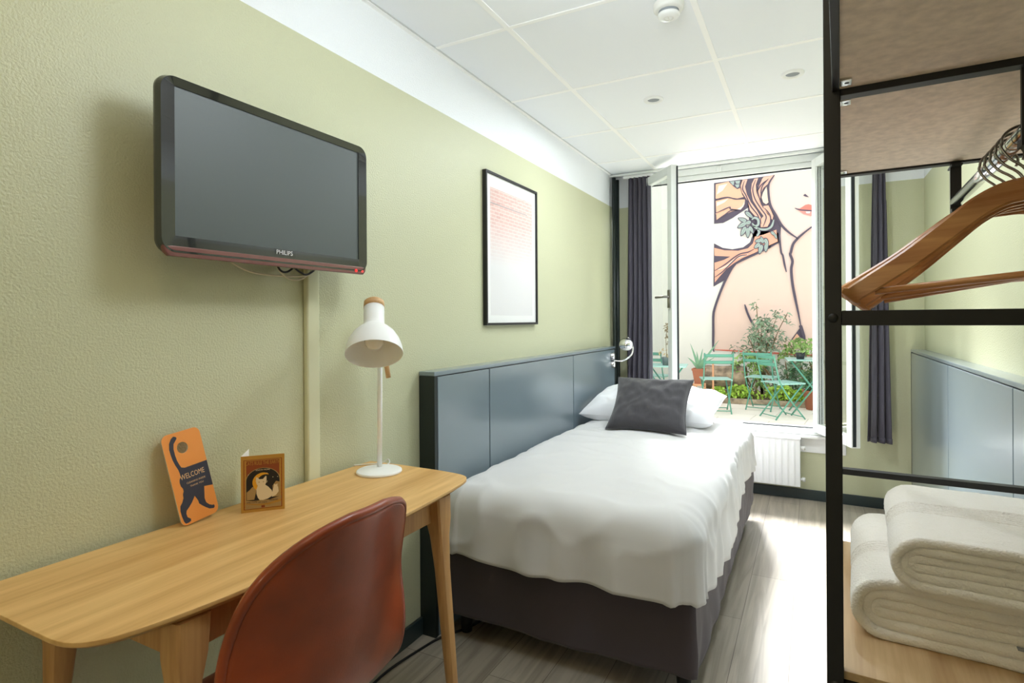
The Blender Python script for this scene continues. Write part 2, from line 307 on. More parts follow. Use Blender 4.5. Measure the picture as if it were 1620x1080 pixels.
# ---------------------------------------------------------------- panelling
def headboard(label, xa, xb, y0, y1, seams, front):
    t = thing('headboard', ((xa+xb)/2, (y0+y1)/2, 0), label, 'headboard')
    z1 = 1.055
    lo, hi = min(xa, xb), max(xa, xb); s = 1 if front > 0 else -1
    fx = hi if front > 0 else lo
    MB().box(lo, hi, y0, y0+.02, 0, z1).build('end_panel', 'dark', t, bevel=.002)  # dark green ends, with the shade on them put into the colour
    MB().box(lo, hi, y1-.02, y1, 0, z1).build('end_panel', 'dark', t, bevel=.002)
    MB().box(lo, hi+0, y0, y1, z1, z1+.018).build('top_ledge', 'panel', t, bevel=.003)
    ys = [y0+.02]+seams+[y1-.02]
    MB().box(lo if front > 0 else lo+.012, hi-.012 if front > 0 else hi, y0+.02, y1-.02, 0, z1).build('backing', 'dark', t)
    for a, b in zip(ys[:-1], ys[1:]):
        MB().box(fx-.012 if s > 0 else fx, fx if s > 0 else fx+.012, a+.004, b-.004, .0, z1-.004).build('panel', 'panel', t, bevel=.002)
    return t
headboard('long dark teal grey panelled headboard behind the single bed on the left wall', 0.001, .078, 1.885, 4.28, [2.33, 3.40], 1)
headboard('teal grey panelled headboard on the right wall seen through the open rack', W-.001, 1.997, -.6, 4.51, [.42, 1.40, 2.38, 3.37], -1)
for k, (x, r_, lb) in enumerate(((.035, .016, 'thin dark green heating pipe in the window corner, nearest the headboard'), (.035, .017, 'thin dark green heating pipe in the window corner, nearest the curtain'))):
    yy = 4.40+.085*k
    tag(MB().tube([(x, yy, 0), (x, yy, H-.03)], r_, 14).build('heating_pipe', 'dark', smooth=True), lb, 'pipe')
tag(MB().box(0, .022, 1.287, 1.337, .0, 1.5).build('cable_trunking', 'trunk', bevel=.006), 'sage painted cable duct running down the left wall below the television', 'cable duct')

# ---------------------------------------------------------------- radiator
t = thing('radiator', (.85, YB-.07, .11), 'white ribbed panel radiator under the window', 'radiator')
m = MB(); x0, x1, z0, z1, yf = .35, 1.35, .105, .435, YB-.105
n = 24; pts = []
m.grid(lambda u, v: (x0+.01+(x1-x0-.02)*u, yf-.006*max(0, math.sin(u*n*2*PI))*min(1, v*(1-v)*22), z0+.006+(z1-z0-.012)*v), n*10+1, 24)
m.box(x0, x1, yf+.001, YB-.04, z0, z1)
m.build('panel', 'white', t, smooth=False, bevel=.004)
m = MB(); m.box(x0-.002, x1+.002, yf-.008, YB-.035, z1, z1+.01); m.build('top_grille', 'white', t, bevel=.003)
for zz in (z0+.05, z1-.06):
    m = MB(); m.tube([(x1, yf+.03, zz), (x1+.03, yf+.03, zz)], .009, 10); m.tube([(x1+.02, yf+.03, zz-.012), (x1+.02, yf+.03, zz+.014)], .011, 10); m.build('valve', 'offwhite', t, smooth=True)
for xx in (x0+.2, x1-.23): MB().box(xx, xx+.03, YB-.04, YB, z0+.05, z1-.05).build('bracket', 'white', t)

# ---------------------------------------------------------------- curtains
def curtain(label, x0, x1, x0b, x1b, yc, z0, z1, nf, seed):
    t = thing('curtain', ((x0+x1)/2, yc, z0), label, 'curtain')
    m = MB()
    def fn(u, v):
        z = z1+(z0-z1)*v; xa = x0+(x0b-x0)*v; xb = x1+(x1b-x1)*v
        ph = 2*PI*nf*u; a = .030*(.75+.25*v)*(1+.3*nz((u*5, v*2, seed), 1))
        return (xa+(xb-xa)*u+.008*math.sin(2*ph+seed)+.006*nz((u*4, v*3, seed), 1), yc+a*math.sin(ph+.6*nz((u*3, v*1.5, seed), 1)), z)
    m.grid(fn, nf*16+1, 60); o = m.build('fabric', 'curtain', t, smooth=True)
    q = o.modifiers.new('sol', 'SOLIDIFY'); q.thickness = .003
    m = MB(); m.grid(lambda u, v: (lambda p: (p[0], p[1]-.002, p[2]+.035*(1-v)))(fn(u, 1)), nf*16+1, 2)
    o = m.build('hem', 'curtain', t, smooth=True); q = o.modifiers.new('sol', 'SOLIDIFY'); q.thickness = .005
    m = MB(); m.box(min(x0, x0b)-.01, max(x1, x1b)+.01, yc-.012, yc+.012, z1, z1+.02); m.build('track', 'white', t)
    return t
curtain('long dark slate curtain gathered at the left of the window behind the bed', .14, .315, .115, .325, 4.435, .46, 2.395, 5, 1)
curtain('long dark slate curtain hanging at the right of the window', 1.795, 1.85, 1.755, 1.885, 4.44, .46, 2.395, 3, 5)

# ---------------------------------------------------------------- ceiling fittings
def downlight(x, y, lb, L):
    t = thing('downlight', (x, y, H), lb, 'downlight', world=False)
    MB().lathe([(.030, -.002), (.034, -.009), (.046, -.010), (.050, -.006), (.051, 0)], 36).build('trim_ring', 'white', t, smooth=True)
    MB().lathe([(.0001, -.001), (.018, -.002), (.031, -.003)], 28).build('lens', 'tag', t, smooth=True)
    L.parent = t; L.location = (0, 0, -.012)
downlight(.694, 3.005, 'small round recessed ceiling downlight nearer the left wall', SPOTS[0])
downlight(1.351, 3.004, 'small round recessed ceiling downlight nearer the black rack', SPOTS[1])
t = thing('smoke_detector', (.965, 2.125, H), 'round white smoke detector on the ceiling at the top edge', 'smoke detector', world=False)
MB().lathe([(.0001, -.026), (.048, -.026), (.054, -.020), (.055, -.002), (.055, 0)], 40).build('base', 'offwhite', t, smooth=True)
MB().lathe([(.036, -.026), (.037, -.038)], 40).build('vent_gap', 'tag', t, smooth=True)
MB().lathe([(.0001, -.052), (.022, -.052), (.036, -.048), (.040, -.040), (.038, -.036), (.0001, -.036)], 40).build('cap', 'white', t, smooth=True)
MB().lathe([(.013, -.0525), (.016, -.0545), (.019, -.0525)], 24).box(-.002, .002, -.017, .017, -.0545, -.052).build('test_button', 'offwhite', t)
# globes added above the view to brighten the room
for L in FILL_LAMPS:
    t = thing('ceiling_light', (L.location.x, L.location.y, H), ['globe ceiling light above the foot of the bed', 'globe ceiling light above the desk chair'][FILL_LAMPS.index(L)], 'ceiling light', None, world=False)
    MB().lathe([(.0001, 0), (.05, 0), (.05, -.02), (.01, -.03), (.008, -.14), (.03, -.15), (.0001, -.151)], 30).build('holder', 'white', t, smooth=True)
    L.parent = t; L.location = (0, 0, -.25)

t = thing('floor_lamp', (.75, -1.5, 0), 'floor lamp in the back of the room', 'lamp', world=False)  # stand added behind the camera to carry a fill light
MB().lathe([(.0001, 0), (.14, 0), (.14, .015), (.012, .02), (.010, 1.2), (.03, 1.22), (.0001, 1.221)], 30).build('stand', 'black', t, smooth=True)
FLOOR_FILL.parent = t; FLOOR_FILL.location = (0, 0, 1.35)
# ================================================================ TELEVISION
t = thing('television', (.08, 1.10, 1.437), 'black flat screen television mounted high on the green left wall', 'television')
yc, zc = (.763+1.437)/2, (1.437+1.847)/2; w_, h_ = .674, .410
X = lambda u, v, d: (d, yc+u, zc+v)
m = MB(); m.prism(rrect(w_, h_, .034, 8), .108, .122, X); m.prism(rrect(w_-.16, h_-.14, .05, 6), .05, .108, X)
m.build('housing', 'blackgloss', t, bevel=.004, segs=3)
m = MB(); out = rrect(w_, h_, .034, 8); y0s, y1s, z0s, z1s = -.300, .300, -.163, .182
inn = []
for cx, cy, a in ((y1s, z1s, 0), (y0s, z1s, 90), (y0s, z0s, 180), (y1s, z0s, 270)): inn += [(cx, cy)]*9
v = [X(a, b, .120) for a, b in out]+[X(a*.99, b*.985, .134) for a, b in out]+[X(a, b, .130) for a, b in inn]+[X(a, b, .122) for a, b in inn]; n = len(out)
m.add(v, [(k*n+i, k*n+(i+1) % n, (k+1)*n+(i+1) % n, (k+1)*n+i) for k in range(3) for i in range(n)])
bz = m.build('bezel', 'blackgloss', t, smooth=False); bz.modifiers.new('w', 'WELD')
MB().box(.121, .1275, yc+y0s-.004, yc+y1s+.004, zc+z0s-.004, zc+z1s+.004).build('screen', 'screen', t)
m = MB(); m.prism([(-.315, -.205), (-.325, -.196), (-.331, -.180), (.331, -.180), (.327, -.196), (.318, -.205)], .118, .1335, lambda u, v, d: X(u, v-.006, d)); m.build('lower_trim', 'chin', t, bevel=.003)
m = MB(); m.text('PHILIPS', .0175, Matrix(((0, 0, 1, .1352), (1, 0, 0, 1.103), (0, 1, 0, 1.4695), (0, 0, 0, 1))), 0); m.build('brand_lettering', 'logo', t)
m = MB(); m.ball((.134, 1.383, 1.4415), .0045, 10); m.ball((.130, 1.412, 1.4415), .009, 10, 0, (.5, 1, .7)); m.build('power_light', 'led', t, smooth=True)
MB().box(.0, .05, 1.0, 1.2, 1.52, 1.74).build('wall_bracket', 'black', t, bevel=.004)
t = thing('cable', (.03, 1.12, 1.41), 'loops of cream and dark cable hanging under the television', 'cable')
MB().tube(bez([(.05, .95, 1.47), (.03, 1.03, 1.435), (.025, 1.09, 1.419), (.025, 1.16, 1.416), (.03, 1.24, 1.418), (.03, 1.29, 1.43), (.03, 1.30, 1.47)]), .0028, 8).build('cream_cable', 'cable', t, smooth=True)
MB().tube(bez([(.05, 1.14, 1.46), (.035, 1.17, 1.43), (.03, 1.21, 1.408), (.028, 1.26, 1.412), (.03, 1.31, 1.45)]), .0026, 8).build('cream_cable', 'cable', t, smooth=True)
MB().tube(bez([(.06, 1.13, 1.46), (.05, 1.16, 1.43), (.045, 1.19, 1.428), (.05, 1.22, 1.45)]), .003, 8).tube(bez([(.045, 1.2, 1.45), (.035, 1.27, 1.425), (.03, 1.33, 1.46)]), .003, 8).build('dark_cable', 'cable2', t, smooth=True)

# ================================================================ PICTURE
t = thing('picture_frame', (.01, 2.70, 1.255), 'tall thin black framed pale print on the left wall beyond the television', 'picture')
y0, y1, z0, z1 = 2.405, 2.992, 1.255, 2.020
m = MB(); fw = .012
m.box(0, .022, y0, y0+fw, z0, z1); m.box(0, .022, y1-fw, y1, z0, z1); m.box(0, .022, y0+fw, y1-fw, z0, z0+fw); m.box(0, .022, y0+fw, y1-fw, z1-fw, z1)
m.build('frame', 'black', t, bevel=.001)
MB().box(.002, .012, y0+fw, y1-fw, z0+fw, z1-fw).build('mount_board', 'whitep', t)
MT['print'] = brickmat('pale_pink_brick_print', (226, 190, 180), (218, 176, 168), (232, 214, 208), .05, .018, .002, 0, .8)
nt = MT['print'].node_tree; mp = [n for n in nt.nodes if n.type == 'MAPPING'][0]; mp.inputs['Rotation'].default_value = (0, PI/2, PI/2)
br = [n for n in nt.nodes if n.type == 'TEX_BRICK'][0]; g_ = nt.nodes.new('ShaderNodeNewGeometry'); s_ = nt.nodes.new('ShaderNodeSeparateXYZ'); mr = nt.nodes.new('ShaderNodeMapRange'); mr.inputs[1].default_value = 1.55; mr.inputs[2].default_value = 1.8
mx = nt.nodes.new('ShaderNodeMixRGB'); mx.inputs[1].default_value = lin((228, 226, 226)); nt.links.new(g_.outputs['Position'], s_.inputs[0]); nt.links.new(s_.outputs[2], mr.inputs[0]); nt.links.new(mr.outputs[0], mx.inputs[0]); nt.links.new(br.outputs[0], mx.inputs[2]); nt.links.new(mx.outputs[0], nt.nodes['Principled BSDF'].inputs['Base Color'])
m = MB(); m.box(.0121, .0126, y0+.055, y1-.055, z0+.05, z1-.075); m.box(.0127, .0130, y0+.055, y1-.12, 1.865, 1.868, 1); m.build('print', ['print', 'tag'], t)
MB().box(.0155, .0165, y0+fw, y1-fw, z0+fw, z1-fw).build('glass', 'pglass', t)
# ================================================================ DESK
DZ = .78
t = thing('desk', (.245, 1.03, 0), 'pale oak writing desk with tapered legs against the green wall', 'desk')
P = [(.024, .462), (.12, .455), (.30, .456)]
P += [(p.x, p.y) for p in bez([(.30, .456), (.385, .462), (.432, .50), (.458, .58), (.478, .70), (.490, .86), (.494, 1.03), (.490, 1.2), (.480, 1.36), (.468, 1.48), (.450, 1.535), (.41, 1.562), (.32, 1.572)], 5)]
P += [(.15, 1.574), (.024, 1.568)]
Q = []
for a in P:
    if not Q or (Vector(a)-Vector(Q[-1])).length > .004: Q.append(a)
def inset(P, d):
    c = Vector((.0, 1.03)); return [((x-d if x > .05 else x), (y+d*.9 if y < .6 else (y-d*.9 if y > 1.45 else y))) for x, y in P]
m = MB(); n = len(Q)
lay = [(Q, DZ), (Q, DZ-.008), (inset(Q, .022), DZ-.024)]
for L_, z in lay: m.v += [(x, y, z) for x, y in L_]
m.f += [tuple(range(n)), tuple(range(3*n-1, 2*n-1, -1))]+[(k*n+i, (k+1)*n+i, (k+1)*n+(i+1) % n, k*n+(i+1) % n) for k in range(2) for i in range(n)]; m.m += [0]*len(m.f)
m.build('tabletop', 'oak', t, bevel=.002)
def leg(xt, yt, xb, yb):
    m = MB()
    prof = [(0, .034, .034), (.07, .030, .032), (.12, .025, .026), (.22, .0215, .0215), (.45, .0185, .0185), (.757, .0135, .0135)]
    k = 14
    for s, a, b in prof:
        z = .757-s; f = s/.757; cx, cy = xt+(xb-xt)*f, yt+(yb-yt)*f; e = 5 if s < .08 else (2.6 if s > .15 else 3.5)
        for j in range(k):
            th = 2*PI*(j+.5)/k; c_, s_ = math.cos(th), math.sin(th)
            m.v.append((cx+a*math.copysign(abs(c_)**(2/e), c_), cy+b*math.copysign(abs(s_)**(2/e), s_), z))
    r = len(prof); m.f = [(i*k+j, (i+1)*k+j, (i+1)*k+(j+1) % k, i*k+(j+1) % k) for i in range(r-1) for j in range(k)]+[tuple(range(k)), tuple((r-1)*k+j for j in range(k-1, -1, -1))]; m.m = [0]*len(m.f)
    o = m.build('leg', 'oakleg', t, smooth=True, fix=True); o.modifiers.new('e', 'EDGE_SPLIT'); return o
leg(.425, 1.405, .462, 1.452); leg(.425, .632, .462, .585); leg(.08, 1.42, .045, 1.462); leg(.08, .60, .045, .565)
MB().box(.405, .425, .655, 1.385, .682, .757).build('front_apron', 'oakleg', t, bevel=.002)
MB().box(.075, .095, .63, 1.395, .682, .757).build('back_apron', 'oakleg', t, bevel=.002)
MB().box(.10, .405, .615, .635, .682, .757).build('side_apron', 'oakleg', t, bevel=.002)
MB().box(.10, .405, 1.395, 1.415, .682, .757).build('side_apron', 'oakleg', t, bevel=.002)

# ================================================================ CHAIR
CYc = .853
t = thing('desk_chair', (.42, CYc, 0), 'cognac leather shell chair with its back to the camera, pushed up to the desk', 'chair')
prof = bez([(-.21, 0, .455), (-.19, 0, .468), (-.12, 0, .468), (-.02, 0, .452), (.07, 0, .447), (.125, 0, .470), (.163, 0, .525), (.187, 0, .60), (.205, 0, .70), (.222, 0, .80), (.238, 0, .87), (.246, 0, .905)], 8)
Ls = [0]
for a, b in zip(prof[:-1], prof[1:]): Ls.append(Ls[-1]+(b-a).length)
def pat(s):
    s *= Ls[-1]
    for i in range(len(Ls)-1):
        if s <= Ls[i+1]+1e-9: return prof[i].lerp(prof[i+1], (s-Ls[i])/(Ls[i+1]-Ls[i]))
    return prof[-1]
def hw(s):
    w0 = .220+.014*math.exp(-((s-.66)/.11)**2)
    if s < .22: w0 *= max(.02, 1-((.22-s)/.22)**2.6)**(1/2.6)
    if s > .74: w0 *= max(.02, 1-((s-.74)/.26)**2.5)**(1/2.5)
    return w0
def shell(u, v, off=0):
    v = .0008+v*.9984; p = pat(v); a = (u-.5)*2; w0 = hw(v); yy = a*w0
    back = max(0, min(1, (v-.36)/.42)); back = back*back*(3-2*back); seat = 1-back; k = (yy/.22)**2
    x = p.x-back*.075*k; z = p.z+seat*.018*k+.004*v
    tv = (pat(min(1, v+.01))-pat(max(0, v-.01))).normalized(); nrm = Vector((-tv.z, 0, tv.x))   # towards the sitter
    return (.42+x+nrm.x*off, CYc+yy, z+nrm.z*off)
def shellmesh(o0, o1):
    m = MB(); nu, nv = 25, 61
    g = lambda j: .5-.5*math.cos(PI*j)
    m.grid(lambda u, v: shell(u, .55*v+.45*g(v), o0), nu, nv); k = len(m.v)
    m.grid(lambda u, v: shell(u, .55*v+.45*g(v), o1), nu, nv)
    rim = [i for i in range(nu)]+[j*nu+nu-1 for j in range(1, nv)]+[(nv-1)*nu+i for i in range(nu-2, -1, -1)]+[j*nu for j in range(nv-2, 0, -1)]
    for i in range(len(rim)): a, b = rim[i], rim[(i+1) % len(rim)]; m.f.append((a, b, k+b, k+a)); m.m.append(0)
    return m, [Vector(m.v[i]) for i in rim], [Vector(m.v[k+i]) for i in rim]
m, r0, r1 = shellmesh(-.004, .018)
o = m.build('shell', 'leather', t, smooth=True, sub=1)
pp = [(a*.5+b*.5) for a, b in zip(r0, r1)]
MB().tube(pp+[pp[0], pp[1]], .0105, 8, caps=False).build('piping', 'leather', t, smooth=True)
for sx, sy in ((1, 1), (1, -1), (-1, 1), (-1, -1)):
    MB().tube([(.42+.08*sx, CYc+.09*sy, .44), (.42+.10*sx, CYc+.115*sy, .40), (.42+.20*sx, CYc+.205*sy, 0)], [.014, .015, .008], 12).build('leg', 'black', t, smooth=True)
MB().box(.33, .51, CYc-.1, CYc+.1, .424, .440).build('underframe', 'black', t, bevel=.004)

# ================================================================ DESK LAMP
t = thing('desk_lamp', (.155, 1.463, DZ), 'white desk lamp with dome shade and wooden cap on the desk', 'lamp', world=False)
MB().lathe([(.0001, 0), (.073, 0), (.0745, .003), (.0735, .0075), (.070, .0095), (.012, .0105), (.0001, .0105)], 48).build('base', 'lampw', t, smooth=True)
pb = Vector((-.022, .027, .009)); pt_ = Vector((-.024, .035, .390))
MB().tube([pb, pt_], .0082, 16).build('pole', 'lampw', t, smooth=True)
ax = Vector((.358, -.411, -.839)).normalized()      # opening direction
rim = Vector((.192-.155, 1.400-1.463, 1.174-DZ))
rot = (-ax).to_track_quat('Z', 'Y').to_matrix().to_4x4()
T = Matrix.Translation(rim) @ rot
outer = [(.0905, 0), (.0905, .006), (.088, .025), (.081, .048), (.068, .072), (.052, .090), (.040, .100), (.0345, .108), (.0335, .120), (.0335, .178)]
inner = [(.031, .178), (.031, .110), (.048, .089), (.065, .069), (.078, .046), (.0855, .023), (.0885, .002), (.0905, 0)]
sh = MB().lathe(outer+inner, 48, T).build('shade', 'lampw', t, smooth=True)
MB().lathe([(.0001, .205), (.028, .205), (.0335, .200), (.0345, .178), (.0001, .178)], 40, T).build('wooden_cap', 'lightwood', sh, smooth=True)
MB().lathe([(.0001, .020), (.018, .024), (.028, .036), (.031, .050), (.027, .066), (.018, .080), (.0135, .095), (.0135, .15)], 28, T).build('bulb', 'bulb', t, smooth=True)
MB().tube([pt_-Vector((0, 0, .035)), pt_+Vector((.002, -.006, .03)), rim-ax*.115+Vector((0, .01, 0))], .006, 10).build('arm_joint', 'lampw', t, smooth=True)
MB().tube([pt_+Vector((-.004, .020, -.012)), pt_+Vector((0, .028, -.022)), pt_+Vector((.006, .036, -.085))], [.006, .009, .0085], 12).build('wooden_knob', 'lightwood', t, smooth=True)
MB().tube(bez([(-.026, .05, .0035), (-.02, .075, .012), (-.035, .085, .02), (-.055, .075, .008), (-.10, .05, .0035), (-.13, .02, .0035)]), .0022, 8).build('power_cord', 'offwhite', t, smooth=True)

# ================================================================ DOOR HANGER (orange card with a cat print)
t = thing('door_hanger', (.066, .852, DZ+.001), 'orange welcome door hanger card with dark cat print leaning on the wall', 'door hanger', world=False,
          rot=(Matrix.Rotation(R(-12), 3, 'Y') @ Matrix.Rotation(R(-90), 3, 'Z').inverted()).to_euler())
# local: x to the right (world +y), z up, y thickness (towards the wall is +y)
tl = R(6.5); hw_, hh = .1, .226
def DH(px, py, d):      # px, py in units of the card, rotated by its sideways tilt
    x = px*hw_; z = py*hh; return (x*math.cos(tl)-z*math.sin(tl), d, z*math.cos(tl)+x*math.sin(tl))
out = [(u/hw_+.5, v/hh+.5) for u, v in rrect(hw_, hh, .016, 7)]; n = len(out)
hole = [(.47+.14*math.cos(2*PI*i/n+R(2)), .82+.14*hw_/hh*math.sin(2*PI*i/n+R(2))) for i in range(n)]
k0 = min(range(n), key=lambda i: (out[i][0]-1)**2+(out[i][1]-.5)**2)
out = out[k0:]+out[:k0]
outm = sorted(range(n), key=lambda i: math.atan2((out[i][1]-.82)*hh, (out[i][0]-.47)*hw_)); out = [out[i] for i in outm]
hole = sorted(hole, key=lambda p: math.atan2((p[1]-.82)*hh, (p[0]-.47)*hw_))
m = MB()
for d in (-.0018, .0018): m.v += [DH(x, y, d) for x, y in out]+[DH(x, y, d) for x, y in hole]
q4 = lambda a, b: [(a+i, a+(i+1) % n, b+(i+1) % n, b+i) for i in range(n)]
m.f = q4(0, n)+q4(2*n, 3*n)+q4(0, 2*n)+q4(n, 3*n); m.m = [0]*n*2+[1]*n*2
m.build('card', ['orange', 'cardedge'], t)
cat = [(.36, .955), (.31, .965), (.24, .945), (.17, .90), (.14, .84), (.145, .78), (.16, .72), (.19, .66), (.235, .60), (.25, .555), (.25, .52), (.205, .49), (.19, .46), (.20, .42), (.235, .39), (.235, .36), (.20, .33), (.19, .29), (.135, .25), (.07, .22), (.045, .17), (.05, .11), (.07, .05), (.10, .022), (.17, .02), (.235, .028), (.245, .05), (.21, .066), (.175, .08), (.165, .12), (.19, .15), (.27, .175), (.36, .21), (.43, .245), (.47, .27), (.50, .24), (.53, .205), (.535, .17), (.60, .135), (.68, .10), (.76, .07), (.87, .055), (.905, .07), (.90, .092), (.85, .096), (.78, .115), (.715, .15), (.70, .20), (.735, .27), (.765, .33), (1.0, .31), (1.0, .60), (.62, .60), (.40, .60), (.32, .615), (.29, .65), (.26, .70), (.245, .76), (.245, .83), (.275, .885), (.33, .91), (.375, .93), (.38, .945)]
m = MB(); m.prism([(min(.996, x), y) for x, y in cat], -.0022, -.0018, DH); m.build('cat_print', 'navy', t, fix=True)
def TM(px, py, rotz=0):   # text frame on the card
    o_ = Vector(DH(px, py, -.0026)); x_ = (Vector(DH(1, 0, 0))-Vector(DH(0, 0, 0))).normalized(); z_ = (Vector(DH(0, 1, 0))-Vector(DH(0, 0, 0))).normalized()
    return Matrix(((x_.x, z_.x, 0, o_.x), (x_.y, z_.y, -1, o_.y), (x_.z, z_.z, 0, o_.z), (0, 0, 0, 1)))
m = MB(); m.text('WELCOME', .0185, TM(.55, .505), 0, sx=.72); m.text('(CLEANING INTROVERT', .0052, TM(.60, .425), 0) if False else m.text('CLEANING INSIDE', .0062, TM(.60, .428), 0); m.text('THANK YOU', .0062, TM(.60, .385), 0)
m.build('lettering', 'cream', t)

# ================================================================ GREETING CARD
ca = math.atan2(.077, .072)
t = thing('greeting_card', (.103, .986, DZ), 'small ochre folded card with a white cat standing open on the desk', 'card', world=False, rz=R(48))
# local: x along the front panel, y towards the wall, z up.  front face looks to -y
GW, GH = .106, .148
m = MB(); m.box(0, GW, 0, .0006, 0, GH); m.build('front_panel', 'gold', t)
m = MB(); m.bar((.0006, .0012, GH/2), (.012, .092, GH/2), .0006, GH); m.build('back_panel', 'whitep', t)
G = lambda u, v, d: (u*GW, -.0001-d*.00012, v*GH)
m = MB()
def pl(pts, lay, mi): m.prism(pts, lay-1, lay, G, mi)
pl([(.06, .05), (.94, .05), (.94, .93), (.06, .93)], 1, 1)                       # rust field
pl([(.08, .06), (.92, .06), (.92, .92), (.08, .92)], 2, 0) ; pl([(.12, .20), (.88, .20), (.88, .91), (.12, .91)], 3, 1)
arch = [(.12, .20), (.88, .20), (.88, .55)]+[(.5+.38*math.cos(R(a)), .55+.22*math.sin(R(a))) for a in range(10, 180, 10)]+[(.12, .55)]
pl([(.5+(x-.5)*1.05, .5+(y-.5)*1.03) for x, y in arch], 4, 5); pl(arch, 5, 2)
pl([(.13, .22), (.30, .22), (.36, .42), (.26, .45), (.20, .40), (.13, .36)], 6, 5); pl([(.72, .24), (.88, .24), (.88, .50), (.80, .52), (.72, .44)], 6, 5)
pl([(.5+.24*math.cos(R(a)), .52+.17*math.sin(R(a))) for a in range(60, 235, 12)]+[(.56+.20*math.cos(R(a)), .51+.145*math.sin(R(a))) for a in range(225, 60, -12)], 7, 3)
catb = [(.34, .60), (.36, .62), (.42, .575), (.50, .575), (.56, .625), (.58, .62), (.58, .55), (.57, .50), (.55, .47), (.62, .43), (.70, .36), (.72, .30), (.69, .25), (.60, .215), (.50, .20), (.42, .205), (.38, .25), (.35, .32), (.35, .40), (.38, .46), (.35, .50), (.34, .55)]
pl(catb, 8, 4); pl([(.70, .24), (.80, .27), (.86, .33), (.85, .40), (.83, .44), (.84, .47), (.79, .455), (.75, .47), (.75, .43), (.73, .38), (.71, .32)], 9, 4)
for ex in (.41, .51): pl([(ex-.02, .525), (ex, .535), (ex+.02, .525), (ex, .515)], 10, 5)
pl([(.10, .22), (.35, .19), (.60, .19), (.92, .25), (.92, .20), (.60, .14), (.35, .14), (.10, .17)], 11, 5); pl([(.10, .155), (.40, .11), (.62, .11), (.92, .15), (.92, .07), (.10, .06)], 10, 5)
pl([(.46, .07), (.54, .07), (.54, .11), (.46, .11)], 12, 1)
random.seed(3)
for k in range(9):
    a = (random.uniform(.16, .84), random.uniform(.5, .7)); pl([(a[0]-.012, a[1]), (a[0], a[1]-.008), (a[0]+.012, a[1]), (a[0], a[1]+.008)], 7, 4)
for k in range(12):
    for xx in (.075, .925): pl([(xx-.012, .1+.065*k), (xx+.012, .1+.065*k), (xx, .13+.065*k)], 3, 1)
GM = lambda u, v: Matrix(((1, 0, 0, u*GW), (0, 0, -1, -.0020), (0, 1, 0, v*GH), (0, 0, 0, 1)))
m.text('CATS RULE THE EARTH', .0135, GM(.5, .865), 0, sx=.60); m.text('KNOW MORE', .0055, GM(.5, .74), 4); m.text('WELCOME', .0052, GM(.25, .178), 2); m.text('MY CATS', .0052, GM(.49, .163), 2); m.text('MINIONS', .0052, GM(.74, .188), 2)
m.build('cat_illustration', ['gold', 'rust', 'night', 'moon', 'catw', 'tan'], t, fix=False)

# ================================================================ BED
BX0, BX1, BY0, BY1 = .095, 1.075, 1.925, 4.02
t = thing('bed', (.585, 2.97, 0), 'single box bed with dark aubergine fabric base beside the panelled headboard', 'bed')
m = MB(); m.box(BX0, BX1, BY0, BY1, .105, .38)
bm_ = m.build('base', 'bedbase', t, bevel=.02, segs=3)
m = MB(); m.box(BX0-.004, BX1+.004, BY0-.004, BY1+.004, .335, .345); m.build('piping', 'bedbase', t, bevel=.004)
def skirt(u, v):   # loose fabric cover hanging round the base
    per = [(BX0, BY0), (BX1, BY0), (BX1, BY1)]; L1 = BX1-BX0; L2 = BY1-BY0; s = u*(L1+L2)
    if s < L1: x, y, nx, ny = BX0+s, BY0, 0, -1
    else: x, y, nx, ny = BX1, BY0+s-L1, 1, 0
    z = .39-(.29+.012*nz((u*9, 0, 4), 1))*v; d = .006+.014*v*abs(nz((u*14, v*1.2, 2), 1))+.004*nz((u*40, v*3, 7), 1)
    return (x+nx*d, y+ny*d, z)
m = MB(); m.grid(skirt, 220, 24); o = m.build('valance', 'bedbase', t, smooth=True); q = o.modifiers.new('s', 'SOLIDIFY'); q.thickness = .003
MB().box(BX0+.01, BX1-.01, BY0+.01, BY1-.01, .38, .575).build('mattress', 'pillow', t, bevel=.05, segs=4)
for x in (BX0+.06, BX1-.045):
    for y in (BY0+.07, 2.40, 3.80): MB().tube([(x, y, .11), (x, y, 0)], [.028, .022], 14).build('leg', 'black', t, smooth=True)

